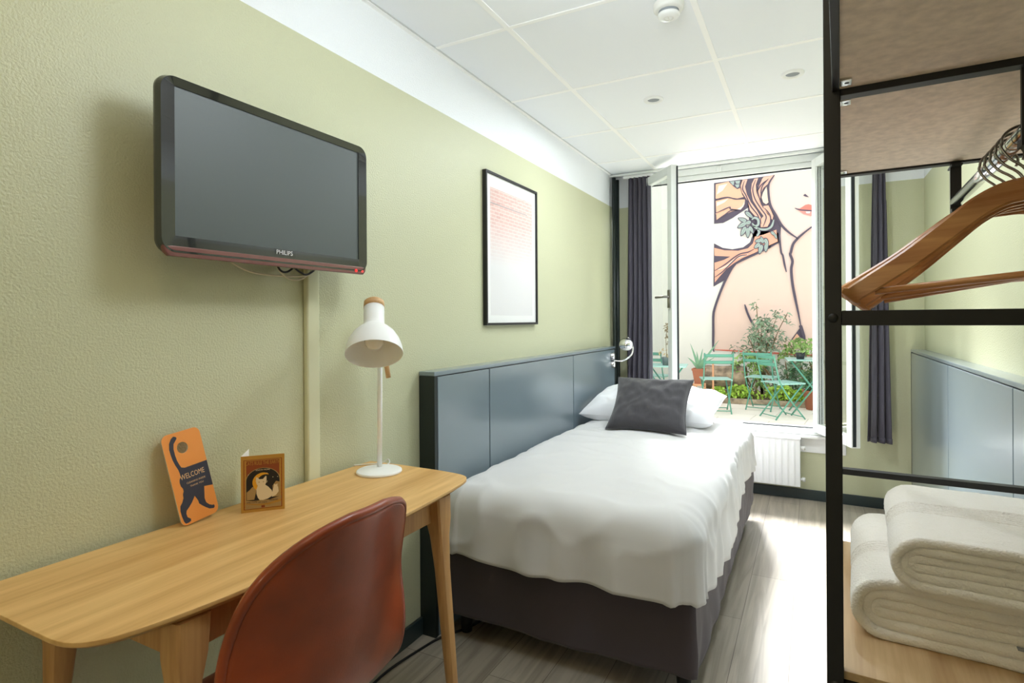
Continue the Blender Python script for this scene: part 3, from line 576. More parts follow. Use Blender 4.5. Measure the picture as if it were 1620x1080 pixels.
def draped(cx, cy, a, b, rad, top, drop, seed, wr=1.0, flare=.02, hang=None):
    """rounded cloth shell: top plane with a rounded fall on all four sides"""
    m = MB(); ia, ib = a-rad, b-rad
    base = []; per = []
    N1, N2, NC = 60, 110, 14
    def seg(p, q, n): return [(p[0]+(q[0]-p[0])*i/n, p[1]+(q[1]-p[1])*i/n) for i in range(n)]
    C = [(ia, -ib), (ia, ib), (-ia, ib), (-ia, -ib)]
    for k in range(4):
        p, q = C[k], C[(k+1) % 4]; nrm = [(1, 0), (0, 1), (-1, 0), (0, -1)][k]; a0 = [0, 90, 180, 270][k]
        n = N2 if k % 2 == 0 else N1
        for s_ in seg(p, q, n): per.append((s_, nrm))
        for j in range(NC): th = R(a0+90*j/NC); per.append((q, (math.cos(th), math.sin(th))))
    K = len(per); rings = []
    for i in range(1, 40): rings.append(('in', i/40))
    tot = rad*PI/2
    for i in range(0, 15): rings.append(('arc', i/14*tot))
    for i in range(1, 15): rings.append(('fall', i/14))
    vs = []
    for kind, val in rings:
        for (p, nr) in per:
            if kind == 'in': x, y, z = p[0]*val, p[1]*val, top; fr = 0
            elif kind == 'arc': th = val/rad; x, y, z = p[0]+nr[0]*rad*math.sin(th), p[1]+nr[1]*rad*math.sin(th), top-rad*(1-math.cos(th)); fr = 0
            else:
                dd = drop(p, nr) if callable(drop) else drop
                L_ = max(0, dd-rad); x, y, z = p[0]+nr[0]*(rad+flare*val), p[1]+nr[1]*(rad+flare*val), top-rad-L_*val; fr = val
            wx, wy = x+cx, y+cy
            n1 = nz((wx, wy, z*.6), 2.3, seed); n2 = nz((wx*1.0, wy*.55, z), 7, seed+1); n3 = 1-abs(nz((wx*.9, wy*1.4, z*.7), 5.5, seed+2))*2
            out_ = (.010*n1+.005*n2+.006*max(0, n3)**2)*wr
            if kind == 'in': z += out_+.010*(1-abs(x/ia)**3)*(1-abs(y/ib)**3)
            else:
                ff = 1 if kind == 'fall' else math.sin(val/rad)
                tang = wx*nr[1]-wy*nr[0]
                ple = .007*wr*ff*math.sin(tang*34+4*nz((tang, 0, 0), 3, seed))*(.4+fr)
                x += nr[0]*(out_*ff*1.6+ple*.6); y += nr[1]*(out_*ff*1.6+ple*.6); z += out_*(1-ff)
                if kind == 'fall': z += .008*nz((tang*3, 0, 0), 1, seed+3)*fr
            vs.append((x+cx, y+cy, z))
    fs = [(r_*K+i, r_*K+(i+1) % K, (r_+1)*K+(i+1) % K, (r_+1)*K+i) for r_ in range(len(rings)-1) for i in range(K)]
    m.add(vs, fs); c0 = len(m.v); m.v.append((cx, cy, top+.012)); 
    for i in range(K): m.f.append((c0, (i+1) % K, i)); m.m.append(0)
    return m
DX0, DX1, DY0, DY1 = .10, 1.088, 1.868, 3.95
def ddrop(p, nr):
    d = .265
    if nr[0] > .7: d = .255+.10*math.exp(-((p[1]+.35)/.55)**2)-.06*max(0, -p[1]-.75)
    if nr[1] < -.7: d = .262+.012*p[0]
    return d
m = draped((DX0+DX1)/2, (DY0+DY1)/2, (DX1-DX0)/2, (DY1-DY0)/2, .095, .628, ddrop, 3, 1.35, .012)
o = m.build('duvet', 'duvet', smooth=True, origin=(.588, 2.91, .36)); tag(o, 'plump white duvet spread over the bed', 'duvet')
q = o.modifiers.new('s', 'SOLIDIFY'); q.thickness = .006; q.offset = -1

def pillow(m, a, b, T, seed, M_=Matrix(), pinch=.07, wr=1, n=56):
    for side in (1, -1):
        def fn(u, v):
            x, y = (u-.5)*2, (v-.5)*2; r_ = max(0, (1-abs(x)**2.4))*max(0, (1-abs(y)**2.4))
            h = T*r_**.42
            px = a*x*(1-pinch*(1-y*y)); py = b*y*(1-pinch*(1-x*x))
            e = (abs(x)**4+abs(y)**4); edge = min(1, (1-abs(x))*9)*min(1, (1-abs(y))*9)
            wv = wr*edge*(.012*nz((x*2, y*2, side), 1.4, seed)+.007*nz((x*5, y*3, side), 1.5, seed+1)+.008*max(0, 1-4*abs(nz((x*1.6, y*1.2, side*2), 1.5, seed+2)))*min(1, e+.25))
            return tuple(M_ @ Vector((px, py, side*(h+wv*h/T*1.2) if h > 0 else 0)))
        m.grid(fn, n, n)
    return m
t = thing('pillow', (.515, 3.70, .645), 'plump white pillow lying on the duvet behind the charcoal cushion', 'pillow', world=False, rot=(R(12), 0, R(-2)))
pillow(MB(), .415, .25, .108, 5, Matrix.Translation((0, 0, .082)), .06, 1.6).build('pillowcase', 'pillow', t, smooth=True)
t = thing('cushion', (.585, 3.225, .612), 'square charcoal corduroy cushion propped up against the white pillow', 'cushion', world=False, rot=(R(43), R(0), R(2)))
cm = Matrix.Translation((0, .20, .045))
pillow(MB(), .228, .200, .068, 11, cm, .10, .8).build('cover', 'cushion', t, smooth=True)
m = MB(); pth = []
for k in range(4):
    for i in range(20):
        s = -1+2*i/20; x, y = [(s, -1), (1, s), (-s, 1), (-1, -s)][k]
        pth.append(cm @ Vector((.228*x*(1-.10*(1-y*y)), .200*y*(1-.10*(1-x*x)), 0)))
m.tube(pth+[pth[0]], .003, 6, caps=False); m.build('seam', 'cushion', t, smooth=True)

# ---------------------------------------------------------------- reading lamp on the headboard
t = thing('reading_lamp', (.079, 4.17, .99), 'chrome globe reading lamp fixed to the far end of the left headboard', 'lamp', world=False)
RY = Matrix.Rotation(PI/2, 4, 'Y')
for dz, dy in ((.0, 0), (-.062, .012)): MB().lathe([(.0001, .030), (.020, .029), (.027, .022), (.028, 0)], 28, Matrix.Translation((0, dy, dz+.012)) @ RY).build('rosette', 'chrome', t, smooth=True)
arc = [(.02, .0, -.02), (.06, .02, -.025), (.10, .055, -.012), (.135, .085, .03), (.14, .095, .08), (.125, .10, .125), (.10, .10, .15)]
MB().tube(bez(arc), .0065, 10).build('arm', 'chrome', t, smooth=True)
hc = Vector((.095, .075, .095)); T2 = Matrix.Translation(hc) @ Matrix.Rotation(R(12), 4, 'X')
MB().lathe([(.052, -.012), (.054, 0), (.050, .022), (.040, .038), (.024, .050), (.0001, .054)], 30, T2).build('globe', 'chrome', t, smooth=True)
MB().lathe([(.0001, -.040), (.028, -.036), (.044, -.022), (.050, -.008), (.050, -.004)], 30, T2).build('diffuser', 'white', t, smooth=True)
t = thing('wall_socket', (.079, 4.24, .70), 'small round chrome rimmed socket low on the headboard beside the cushion', 'socket', world=False)
MB().lathe([(.0001, .006), (.024, .006), (.031, .004), (.033, 0)], 28, RY).build('rim', 'chrome', t, smooth=True)
MB().lathe([(.0001, .009), (.018, .0085), (.021, .006)], 24, RY).build('insert', 'black', t, smooth=True)
o = MB().tube(bez([(.03, .95, .006), (.05, 1.15, .006), (.06, 1.45, .006), (.05, 1.62, .006), (.075, 1.80, .006), (.10, 1.9, .006), (.16, 2.02, .006), (.2, 2.2, .006)]), .0045, 8).build('floor_cable', 'cable2', smooth=True)
tag(o, 'black cable lying on the floor along the left skirting', 'cable')
# ================================================================ OPEN CLOTHES RACK
RA = R(-2.2)
t = rack = thing('clothes_rack', (1.443, 1.10, 0), 'tall open wardrobe rack of black square steel with shelves in the right foreground', 'clothes rack', world=False, rz=RA)
S = .025; RW, RD = .50, .65      # local x across, local y away from the camera; origin at the near left post
for x in (0, RW):
    for y, top in ((0, 2.2), (RD, 2.2), (-1.3, 2.2)): MB().box(x, x+S, y, y+S, 0, top).build('post', 'black', t, bevel=.0015)
def rail(name, a, b, wd=S, ht=S): return MB().bar(a, b, wd, ht).build(name, 'black', t, bevel=.001)
h = S/2
ZT, ZS = 1.662, .662
rail('cross_rail', (S, h, 1.280), (RW, h, 1.280))
rail('cross_rail', (S, h, ZT), (RW, h, ZT), S, .022); rail('cross_rail', (S, RD+h, ZT+.003), (RW, RD+h, ZT+.003), S, .016)
rail('cross_rail', (S, RD+h, .872), (RW, RD+h, .872), S, .015)
rail('cross_rail', (S, h, ZS), (RW, h, ZS), S, .016); rail('cross_rail', (S, RD+h, ZS), (RW, RD+h, ZS), S, .016)
for x in (h, RW+h):
    for z in (ZT+.005, ZS): rail('side_rail', (x, S, z), (x, RD, z), S-.002, .016)
    rail('side_rail', (x+.006, S-1.3, ZT+.005), (x+.006, 0, ZT+.005), S-.014, .016)
    for z in (2.185,):
        rail('side_rail', (x, S-1.3, z), (x, 0, z)); rail('side_rail', (x, S, z), (x, RD, z))
for y in (-1.3+h, h, RD+h): rail('cross_rail', (S, y, 2.185), (RW, y, 2.185))
MB().box(S-.002, RW+.002, .0+S, RD, ZT+.0, ZT+.018).build('upper_shelf', 'felt', t, bevel=.001)
MB().box(S-.002, RW+.002, -1.3+S, 0, ZT+.0, ZT+.018).build('upper_shelf', 'felt', t, bevel=.001)
MB().box(S-.006, RW+.006, .012, RD+.012, ZS+.0085, ZS+.0225).build('lower_shelf', 'oakx', t, bevel=.001)
MB().box(S, RW, S, S+.012, ZT-.006, ZT-.001).build('shelf_edge_strip', 'tag', t)
for (y, z) in ((-.035, ZT+.0), (.065, ZT+.0), (RD-.03, ZT)):
    m = MB(); m.box(S, S+.016, y-.013, y+.013, z-.004, z-.001); o = m.build('shelf_clip', 'chrome', t, bevel=.001)
    MB().lathe([(.0001, 0), (.0035, 0)], 10, Matrix.Translation((S+.009, y, z-.0045))).build('screw', 'black', o)
for z in (1.280, ZS): MB().lathe([(.0001, .003), (.006, .003), (.008, .0)], 16, Matrix.Translation((h, 0, z)) @ Matrix.Rotation(PI/2, 4, 'X')).build('bolt', 'black', t, smooth=True)
xr = .270; zr = 1.562
m = MB(); m.bar((xr, RD+.004, ZT), (xr, RD+.004, zr-.024), .022, .008); m.box(xr-.011, xr+.011, RD-.02, RD+.008, zr-.026, zr-.018); m.box(xr-.011, xr+.011, RD-.02, RD+.04, ZT-.014, ZT-.010); m.build('rail_bracket', 'black', t)
m = MB(); m.bar((xr, .020, ZT+.01), (xr, .020, zr-.024), .022, .008); m.box(xr-.011, xr+.011, .016, .044, zr-.026, zr-.018); m.build('rail_bracket', 'black', t)
MB().tube([(xr, .024, zr), (xr, RD, zr)], .0125, 20).build('hanging_rail', 'chrome', t, smooth=True)

# ---------------------------------------------------------------- coat hangers
Rk = Matrix.Translation(rack.location) @ Matrix.Rotation(RA, 4, 'Z')
def make_hanger():
    t = thing('coat_hanger', (0, 0, 0), 'x', 'coat hanger', 'wooden coat hangers on the chrome rail', world=False)
    cl = bez([(0, 0, -.082), (.03, 0, -.084), (.065, 0, -.098), (.11, 0, -.128), (.165, 0, -.165), (.225, 0, -.199), (.252, 0, -.214), (.262, 0, -.222)], 5)
    for s in (-1, 1):
        m = MB(); n = len(cl)
        for i, p in enumerate(cl):
            f = i/(n-1); d = (cl[min(i+1, n-1)]-cl[max(i-1, 0)]).normalized(); nr = Vector((-d.z, 0, d.x)); hh_ = (.0185-.004*f) if f < .88 else (.017*(1-((f-.88)/.12)**2)**.5+.004)
            if nr.z < 0: nr = -nr
            yo = .022*f*f; th = .0065 if f < .95 else .005
            for (a, b) in ((1, -.55), (1, .55), (.8, 1), (-.8, 1), (-1, .55), (-1, -.55), (-.8, -1), (.8, -1)):
                q = p+nr*(hh_*a); m.v.append((s*q.x, yo+th*b, q.z))
        m.f = [(i*8+j, i*8+(j+1) % 8, (i+1)*8+(j+1) % 8, (i+1)*8+j) for i in range(n-1) for j in range(8)]+[tuple(range(8)), tuple((n-1)*8+j for j in range(7, -1, -1))]; m.m = [0]*len(m.f)
        m.build('arm', 'hangw', t, smooth=True).modifiers.new('e', 'EDGE_SPLIT')
    MB().tube([(-.220, .016, -.214), (.220, .016, -.214)], .0062, 10).build('trouser_bar', 'hangw', t, smooth=True)
    hk = [(0, 0, -.085), (0, 0, -.060), (.004, 0, -.050), (.016, 0, -.038), (.024, 0, -.022)]
    hk = [(0, 0, -.085), (0, 0, -.062), (-.006, 0, -.046), (-.020, 0, -.030), (-.028, 0, -.012)]+[(.000+.0265*math.cos(R(a)), 0, -.004+.0215*math.sin(R(a))) for a in range(180, -31, -15)]
    MB().tube(bez(hk, 3), .0022, 8).build('hook', 'steel', t, smooth=True)
    return t
HG = [(.07, 6, 0, 'nearest wooden hanger on the chrome rail, in front of the others'), (.11, 8.5, -3, 'second wooden hanger from the front on the chrome rail'),
      (.15, 10, -5, 'third wooden hanger from the front on the chrome rail'), (.23, 3.5, -1, 'farthest wooden hanger on the chrome rail, its tip peeking out top left'),
      (.19, 7, -3.5, 'wooden hanger just before the farthest one, its tip hanging lowest')]
hp = make_hanger()
for i, (yy, tilt, yaw, lb) in enumerate(HG):
    loc = Rk @ Vector((xr+.002, yy, zr+.0))
    eul = (Matrix.Rotation(RA+R(yaw), 3, 'Z') @ Matrix.Rotation(R(-tilt), 3, 'Y')).to_euler()
    if i == 0: hp.location = loc; hp.rotation_euler = eul; hp['label'] = lb
    else: dup(hp, loc, eul, lb)

# ---------------------------------------------------------------- towels
def towel(label, x0, x1, y0, y1, z0, z1, n, seed, rz=0, bands=()):
    t = thing('folded_towel', ((x0+x1)/2, (y0+y1)/2, z0), label, 'towel', 'folded white towels on the lower shelf', world=False, rz=rz)
    hx, hy, Hh = (x1-x0)/2, (y1-y0)/2, z1-z0; th = Hh/(2*n)
    def U(k, y, s):   # centre line of the k-th nested fold (0 = outermost)
        za = th*(k+.5); zb = Hh-th*(k+.5); r_ = (zb-za)/2; bulge = 1.0
        xl = -hx+th*.5+k*th*.75; xe = hx-.01
        Ls_ = (xe-(xl+r_*bulge)); arc = PI*r_; tot = 2*Ls_+arc; d = s*tot
        if d < Ls_: return (xe-d, za)
        if d < Ls_+arc: a = (d-Ls_)/r_; return (xl+r_*bulge-r_*bulge*math.sin(a), (za+zb)/2-r_*math.cos(a))
        return (xl+r_*bulge+(d-Ls_-arc), zb)
    m = MB(); NS, NY = 84, 130
    for k in range(n):
        hyk = hy-.004*k-.004*random.random()
        for side in (1, -1):
            def fn(u, v):
                v = v if .06 < v < .94 else (.06*(1-math.cos(PI/2*v/.06)) if v <= .06 else 1-.06*(1-math.cos(PI/2*(1-v)/.06))); y = -hyk+2*hyk*v; x, z = U(k, y, u); x2, z2 = U(k, y, min(1, u+.01)); x3, z3 = U(k, y, max(0, u-.01))
                tx, tz = x2-x3, z2-z3; l = math.hypot(tx, tz) or 1; nx, nz_ = tz/l, -tx/l
                e = min(v, 1-v)*2*hyk; rr = th*.5; re_ = rr*.7; pr = rr*(1-max(0, 1-e/re_)**2)**.5 if e < re_ else rr
                pr *= 1.10
                if k == 0 and side < 0 or (k == 0 and side > 0): pass
                g = 0
                if k == 0:
                    for (ya, yb) in bands:
                        if ya <= y <= yb: g = -.0036+.0030*math.sin((y-ya)*2*PI/.0125)
                        elif min(abs(y-ya), abs(y-yb)) < .004: g = -.0055
                o_ = side*(pr+g)+.0012*nz((x, y, z), 60, seed+k)
                wob = .006*nz((x*.9, y, 0), 6, seed)
                yy = y+(.0035*nz((x*28, k*3, z*20), 1, seed))+.006*nz((x*5, k, 0), 1, seed+5)
                zz = z+nz_*o_+wob*(z/Hh)
                sag = -.012*max(0, (z/Hh-.3))*math.exp(-((y)/.12)**2)*0
                return (x+nx*o_, yy, max(.0005, zz+sag))
            m.grid(fn, NS, NY)
    o = m.build('terry_cloth', 'towel', t, smooth=True); q = o.modifiers.new('w', 'WELD'); q.merge_threshold = .0004
    MB().bar((hx*.10, -hy-.004, th*n*.78), (hx*.10+.05, -hy-.006, th*n*.74), .012, .0016).build('care_label', 'tag', t)
    return t
tz = ZS+.0225
towel('large folded white terry towel lying directly on the wooden shelf', 1.497, 1.93, 1.235, 1.66, tz, tz+.112, 3, 2, R(-3), ((-.055, .0),))
towel('smaller folded white terry towel, topmost of the stack on the shelf', 1.560, 1.93, 1.205, 1.60, tz+.112, tz+.205, 3, 9, R(-4), ((-.03, .045),))
# ================================================================ COURTYARD
struct('patio', MB().box(-4, 6, YB+.14, 9.25, -.12, -.005), 'patio', origin=(0, YB, -.005))
struct('planting_bed_ground', MB().box(-4, 6, 9.25, 10.5, -.12, .05), 'soil', origin=(0, 9.25, .05))
tag(MB().box(-2.98, 6, 9.17, 9.27, -.005, .07).build('kerb', 'edging', bevel=.01), 'low stone edging between the patio and the plants', 'kerb')
struct('courtyard_wall_back', MB().box(-4, 6, 10.5, 10.7, -.1, 4.35), 'render', origin=(0, 10.5, 0))
t = thing('neighbouring_building', (-3.2, 8, 0), 'white rendered building with ledges on the left side of the courtyard', 'building')
MB().box(-3.6, -3.0, YB+.14, 10.5, 0, 4.0).build('wall', 'render2', t)
for z in (.55, 1.15, 1.75): MB().box(-3.0, -2.94, YB+.14, 10.5, z, z+.05).build('ledge', 'ledge', t)
for y in (6.2, 8.6): MB().box(-3.0, -2.985, y, y+.9, 1.85, 3.2).build('window', 'frame', t).name
MB().box(-2.99, -2.93, 7.5, 7.58, 0, 4.0).build('downpipe', 'ledge', t)

# mural: flat paint shapes on the courtyard wall
MURAL = [
('p','skin',1,0,[(-0.077,0.739),(-0.084,1.326),(-0.072,1.449),(0.015,1.71),(0.102,1.935),(0.225,2.174),(0.399,2.294),(0.548,2.365),(0.971,2.545),(0.972,2.789),(1.476,2.812),(2.603,2.661),(2.673,0.79)]),
('p','face',2,0,[(0.859,3.682),(0.798,3.542),(0.797,3.394),(0.826,3.178),(0.9,3.008),(0.987,2.829),(1.104,2.698),(1.233,2.592),(1.362,2.71),(1.468,2.789),(1.977,2.812),(2.238,3.779),(2.214,4.129),(0.919,4.119)]),
('p','face',2,0,[(0.965,2.79),(0.987,2.829),(1.104,2.698),(1.226,2.592),(1.175,2.515),(1.131,2.373),(1.115,2.363),(1.142,2.222),(1.12,2.083),(1.146,1.85),(1.187,1.617),(1.267,1.168),(1.071,2.0),(1.036,2.134),(0.995,2.37)]),
('p','ink',3,0,[(0.355,3.661),(0.889,3.678),(0.798,3.525),(0.797,3.378),(0.826,3.178),(0.907,2.991),(0.987,2.829),(0.964,2.546),(0.822,2.482),(0.595,2.439),(0.536,2.742),(0.476,3.063),(0.477,3.296),(0.385,3.423)]),
('p','ink',3,0,[(-0.073,3.657),(0.378,3.666),(0.393,3.422),(0.477,3.329),(0.507,3.193),(0.414,3.135),(0.225,3.018),(0.073,2.947),(-0.077,2.946)]),
('p','petal',4,0,[(-0.044,3.632),(0.181,3.656),(0.26,3.554),(0.354,3.527),(0.385,3.406),(0.415,3.353),(0.306,3.347),(0.148,3.389),(-0.013,3.364),(-0.048,3.384)]),
('p','petal',4,0,[(-0.046,3.341),(0.148,3.372),(0.306,3.327),(0.428,3.318),(0.423,3.235),(0.352,3.158),(0.226,3.136),(0.114,3.096),(-0.035,3.007)]),
('l','hair',6,0.022,[(-0.047,3.111),(0.067,3.185),(0.179,3.217),(0.226,3.187),(0.321,3.211)]),
('l','ink',7,0.018,[(-0.039,3.127),(0.179,3.208),(0.202,3.169),(0.383,3.138)]),
('l','ink',7,0.018,[(-0.023,3.006),(0.098,3.081),(0.202,3.147),(0.321,3.144)]),
('l','ink',7,0.02,[(-0.045,3.367),(0.148,3.381),(0.29,3.335),(0.415,3.356)]),
('p','palepetal',5,0,[(-0.029,3.314),(0.164,3.359),(0.099,3.301),(-0.03,3.246)]),
('p','palepetal',5,0,[(0.305,3.163),(0.383,3.205),(0.431,3.301),(0.407,3.203),(0.352,3.141)]),
('p','palepetal',5,0,[(0.005,3.6),(0.149,3.618),(0.069,3.508),(-0.029,3.451)]),
('p','ink',6,0,[(0.165,3.658),(0.371,3.659),(0.362,3.526),(0.307,3.507),(0.244,3.564)]),
('p','leaf',7,0,[(0.189,3.65),(0.261,3.65),(0.252,3.58),(0.229,3.591)]),
('p','leaf',7,0,[(0.273,3.649),(0.355,3.647),(0.342,3.595),(0.292,3.601)]),
('p','leaf',7,0,[(0.268,3.587),(0.342,3.585),(0.335,3.542),(0.304,3.526)]),
('p','hair',6,0,[(0.394,3.653),(0.472,3.655),(0.432,3.534),(0.462,3.398),(0.523,3.258),(0.614,3.116),(0.682,2.978),(0.651,2.881),(0.598,3.002),(0.507,3.127),(0.477,3.279),(0.385,3.439),(0.362,3.559)]),
('p','hair',6,0,[(0.579,3.65),(0.64,3.656),(0.602,3.548),(0.609,3.432),(0.638,3.312),(0.706,3.157),(0.795,3.033),(0.832,2.932),(0.779,2.821),(0.674,2.822),(0.667,2.946),(0.72,3.007),(0.63,3.148),(0.554,3.288),(0.527,3.457),(0.54,3.572)]),
('p','hair',6,0,[(0.724,3.663),(0.886,3.674),(0.828,3.571),(0.723,3.485),(0.677,3.391),(0.669,3.276),(0.691,3.175),(0.638,3.312),(0.621,3.43),(0.632,3.528),(0.678,3.605)]),
('p','ear',7,0,[(0.715,3.403),(0.768,3.496),(0.785,3.379),(0.8,3.23),(0.759,3.201),(0.714,3.239),(0.692,3.323)]),
('p','hair',6,0,[(0.706,3.174),(0.796,3.181),(0.833,3.096),(0.87,2.994),(0.855,2.93),(0.78,3.035)]),
('l','ink',8,0.018,[(0.602,3.631),(0.555,3.487),(0.585,3.318),(0.675,3.144),(0.758,3.004),(0.742,2.907),(0.711,2.827)]),
('l','ink',8,0.018,[(0.693,3.62),(0.632,3.479),(0.654,3.327),(0.721,3.139)]),
('l','ink',8,0.018,[(0.425,3.636),(0.393,3.505),(0.447,3.383),(0.523,3.192),(0.629,3.032),(0.659,2.914)]),
('l','ink',8,0.018,[(0.799,3.624),(0.708,3.519),(0.677,3.391)]),
('l','ink',8,0.018,[(0.674,2.979),(0.681,2.879)]),
('l','ink',8,0.018,[(0.761,3.596),(0.678,3.523),(0.624,3.43)]),
('l','ink',8,0.018,[(0.736,3.138),(0.818,3.015),(0.825,2.9),(0.787,2.821)]),
('p','ink',3,0,[(-0.079,2.601),(0.063,2.514),(0.222,2.479),(0.395,2.501),(0.504,2.578),(0.551,2.707),(0.597,2.787),(0.942,2.71),(0.964,2.546),(0.822,2.482),(0.607,2.378),(0.414,2.293),(0.233,2.19),(0.172,2.095),(0.094,1.952),(-0.093,1.844)]),
('p','hairlow',5,0,[(-0.075,2.523),(0.095,2.47),(0.316,2.448),(0.472,2.48),(0.55,2.558),(0.581,2.672),(0.718,2.695),(0.913,2.762),(0.934,2.564),(0.807,2.507),(0.578,2.395),(0.385,2.319),(0.248,2.237),(0.126,2.146),(0.002,2.005),(-0.069,1.917),(-0.072,2.27),(0.127,2.341),(-0.071,2.385)]),
('p','ink',6,0,[(-0.077,2.382),(0.188,2.354),(0.081,2.303),(-0.078,2.262)]),
('l','ink',7,0.02,[(-0.068,2.122),(0.111,2.228),(0.249,2.334),(0.355,2.393),(0.472,2.413),(0.565,2.457)]),
('l','ink',7,0.018,[(-0.068,2.007),(0.064,2.1),(0.203,2.24),(0.325,2.346),(0.459,2.37)]),
('l','palepetal',6,0.022,[(-0.013,2.136),(0.126,2.195),(0.279,2.316),(0.474,2.378)]),
('p','ink',8.0,0,[(0.314,3.007),(0.328,3.015),(0.361,3.015),(0.403,3.007),(0.441,2.989),(0.464,2.963),(0.466,2.934),(0.447,2.915),(0.415,2.915),(0.377,2.934),(0.343,2.962),(0.319,2.989)]),
('p','leaf',8.5,0,[(0.329,2.999),(0.34,3.005),(0.366,3.003),(0.399,2.996),(0.429,2.982),(0.448,2.962),(0.45,2.941),(0.436,2.928),(0.411,2.93),(0.381,2.945),(0.353,2.967),(0.334,2.987)]),
('l','leafline',8.8,0.012,[(0.435,2.949),(0.344,2.992)]),
('p','ink',8.12,0,[(0.303,2.837),(0.306,2.857),(0.327,2.887),(0.361,2.92),(0.4,2.942),(0.436,2.942),(0.46,2.921),(0.463,2.889),(0.442,2.858),(0.402,2.838),(0.357,2.829),(0.321,2.828)]),
('p','leaf',8.62,0,[(0.318,2.845),(0.322,2.86),(0.34,2.883),(0.367,2.908),(0.398,2.925),(0.426,2.927),(0.444,2.912),(0.445,2.889),(0.428,2.867),(0.396,2.85),(0.361,2.842),(0.332,2.84)]),
('l','leafline',8.92,0.012,[(0.429,2.904),(0.334,2.854)]),
('p','ink',8.24,0,[(0.358,2.689),(0.352,2.709),(0.355,2.75),(0.367,2.801),(0.39,2.845),(0.42,2.869),(0.45,2.865),(0.468,2.837),(0.465,2.796),(0.441,2.753),(0.408,2.716),(0.378,2.692)]),
('p','leaf',8.74,0,[(0.368,2.706),(0.364,2.722),(0.367,2.754),(0.378,2.794),(0.396,2.829),(0.419,2.849),(0.441,2.847),(0.453,2.827),(0.449,2.795),(0.43,2.76),(0.405,2.729),(0.382,2.71)]),
('l','leafline',9.040000000000001,0.012,[(0.432,2.829),(0.377,2.724)]),
('p','ink',8.36,0,[(0.47,2.647),(0.457,2.662),(0.443,2.7),(0.434,2.751),(0.435,2.801),(0.451,2.836),(0.478,2.846),(0.503,2.829),(0.517,2.791),(0.514,2.742),(0.501,2.693),(0.485,2.658)]),
('p','leaf',8.86,0,[(0.471,2.667),(0.462,2.678),(0.452,2.709),(0.446,2.75),(0.447,2.789),(0.458,2.817),(0.477,2.826),(0.495,2.813),(0.504,2.783),(0.502,2.743),(0.493,2.704),(0.481,2.676)]),
('l','leafline',9.16,0.012,[(0.476,2.806),(0.472,2.686)]),
('p','ink',8.48,0,[(0.565,2.72),(0.55,2.724),(0.525,2.745),(0.499,2.776),(0.48,2.812),(0.477,2.844),(0.492,2.864),(0.516,2.865),(0.54,2.844),(0.558,2.808),(0.567,2.767),(0.57,2.735)]),
('p','leaf',8.98,0,[(0.557,2.734),(0.546,2.738),(0.528,2.755),(0.508,2.781),(0.493,2.809),(0.489,2.835),(0.499,2.85),(0.516,2.849),(0.535,2.832),(0.549,2.803),(0.557,2.771),(0.561,2.746)]),
('l','leafline',9.280000000000001,0.012,[(0.506,2.835),(0.55,2.749)]),
('p','ink',8.6,0,[(0.417,2.895),(0.42,2.911),(0.437,2.932),(0.462,2.952),(0.491,2.961),(0.517,2.953),(0.533,2.931),(0.533,2.903),(0.517,2.883),(0.487,2.874),(0.455,2.876),(0.429,2.884)]),
('p','leaf',9.1,0,[(0.428,2.899),(0.431,2.91),(0.445,2.925),(0.466,2.94),(0.489,2.948),(0.51,2.943),(0.521,2.927),(0.521,2.908),(0.507,2.893),(0.484,2.886),(0.458,2.886),(0.438,2.891)]),
('l','leafline',9.4,0.012,[(0.51,2.924),(0.44,2.902)]),
('p','ink',8.72,0,[(0.569,2.974),(0.551,2.973),(0.517,2.988),(0.475,3.016),(0.439,3.05),(0.422,3.087),(0.428,3.115),(0.453,3.124),(0.488,3.108),(0.523,3.072),(0.551,3.029),(0.568,2.993)]),
('p','leaf',9.22,0,[(0.555,2.988),(0.542,2.988),(0.515,3.002),(0.482,3.024),(0.454,3.052),(0.439,3.08),(0.442,3.101),(0.461,3.106),(0.488,3.093),(0.516,3.064),(0.539,3.03),(0.553,3.002)]),
('l','leafline',9.520000000000001,0.012,[(0.456,3.087),(0.541,3.002)]),
('p','ink',8.84,0,[(0.577,2.586),(0.583,2.601),(0.601,2.618),(0.628,2.633),(0.656,2.637),(0.68,2.625),(0.691,2.6),(0.687,2.574),(0.669,2.557),(0.64,2.554),(0.61,2.562),(0.587,2.574)]),
('p','leaf',9.34,0,[(0.588,2.588),(0.593,2.598),(0.608,2.61),(0.63,2.621),(0.653,2.624),(0.671,2.616),(0.68,2.599),(0.676,2.58),(0.661,2.568),(0.638,2.566),(0.614,2.571),(0.596,2.579)]),
('l','leafline',9.64,0.012,[(0.668,2.598),(0.6,2.589)]),
('p','ink',8.96,0,[(0.567,2.468),(0.565,2.486),(0.575,2.515),(0.593,2.546),(0.619,2.569),(0.647,2.572),(0.67,2.555),(0.68,2.527),(0.67,2.498),(0.644,2.477),(0.611,2.465),(0.583,2.462)]),
('p','leaf',9.46,0,[(0.577,2.477),(0.576,2.49),(0.585,2.512),(0.601,2.536),(0.621,2.554),(0.643,2.558),(0.66,2.546),(0.666,2.526),(0.657,2.504),(0.636,2.487),(0.61,2.477),(0.589,2.473)]),
('l','leafline',9.760000000000002,0.012,[(0.649,2.538),(0.587,2.486)]),
('p','ink',9.08,0,[(0.674,2.672),(0.687,2.667),(0.707,2.646),(0.726,2.616),(0.738,2.583),(0.734,2.555),(0.716,2.539),(0.693,2.541),(0.674,2.562),(0.664,2.595),(0.662,2.632),(0.666,2.66)]),
('p','leaf',9.58,0,[(0.678,2.659),(0.688,2.654),(0.702,2.637),(0.717,2.613),(0.726,2.586),(0.724,2.564),(0.712,2.552),(0.696,2.555),(0.681,2.572),(0.673,2.598),(0.671,2.627),(0.673,2.649)]),
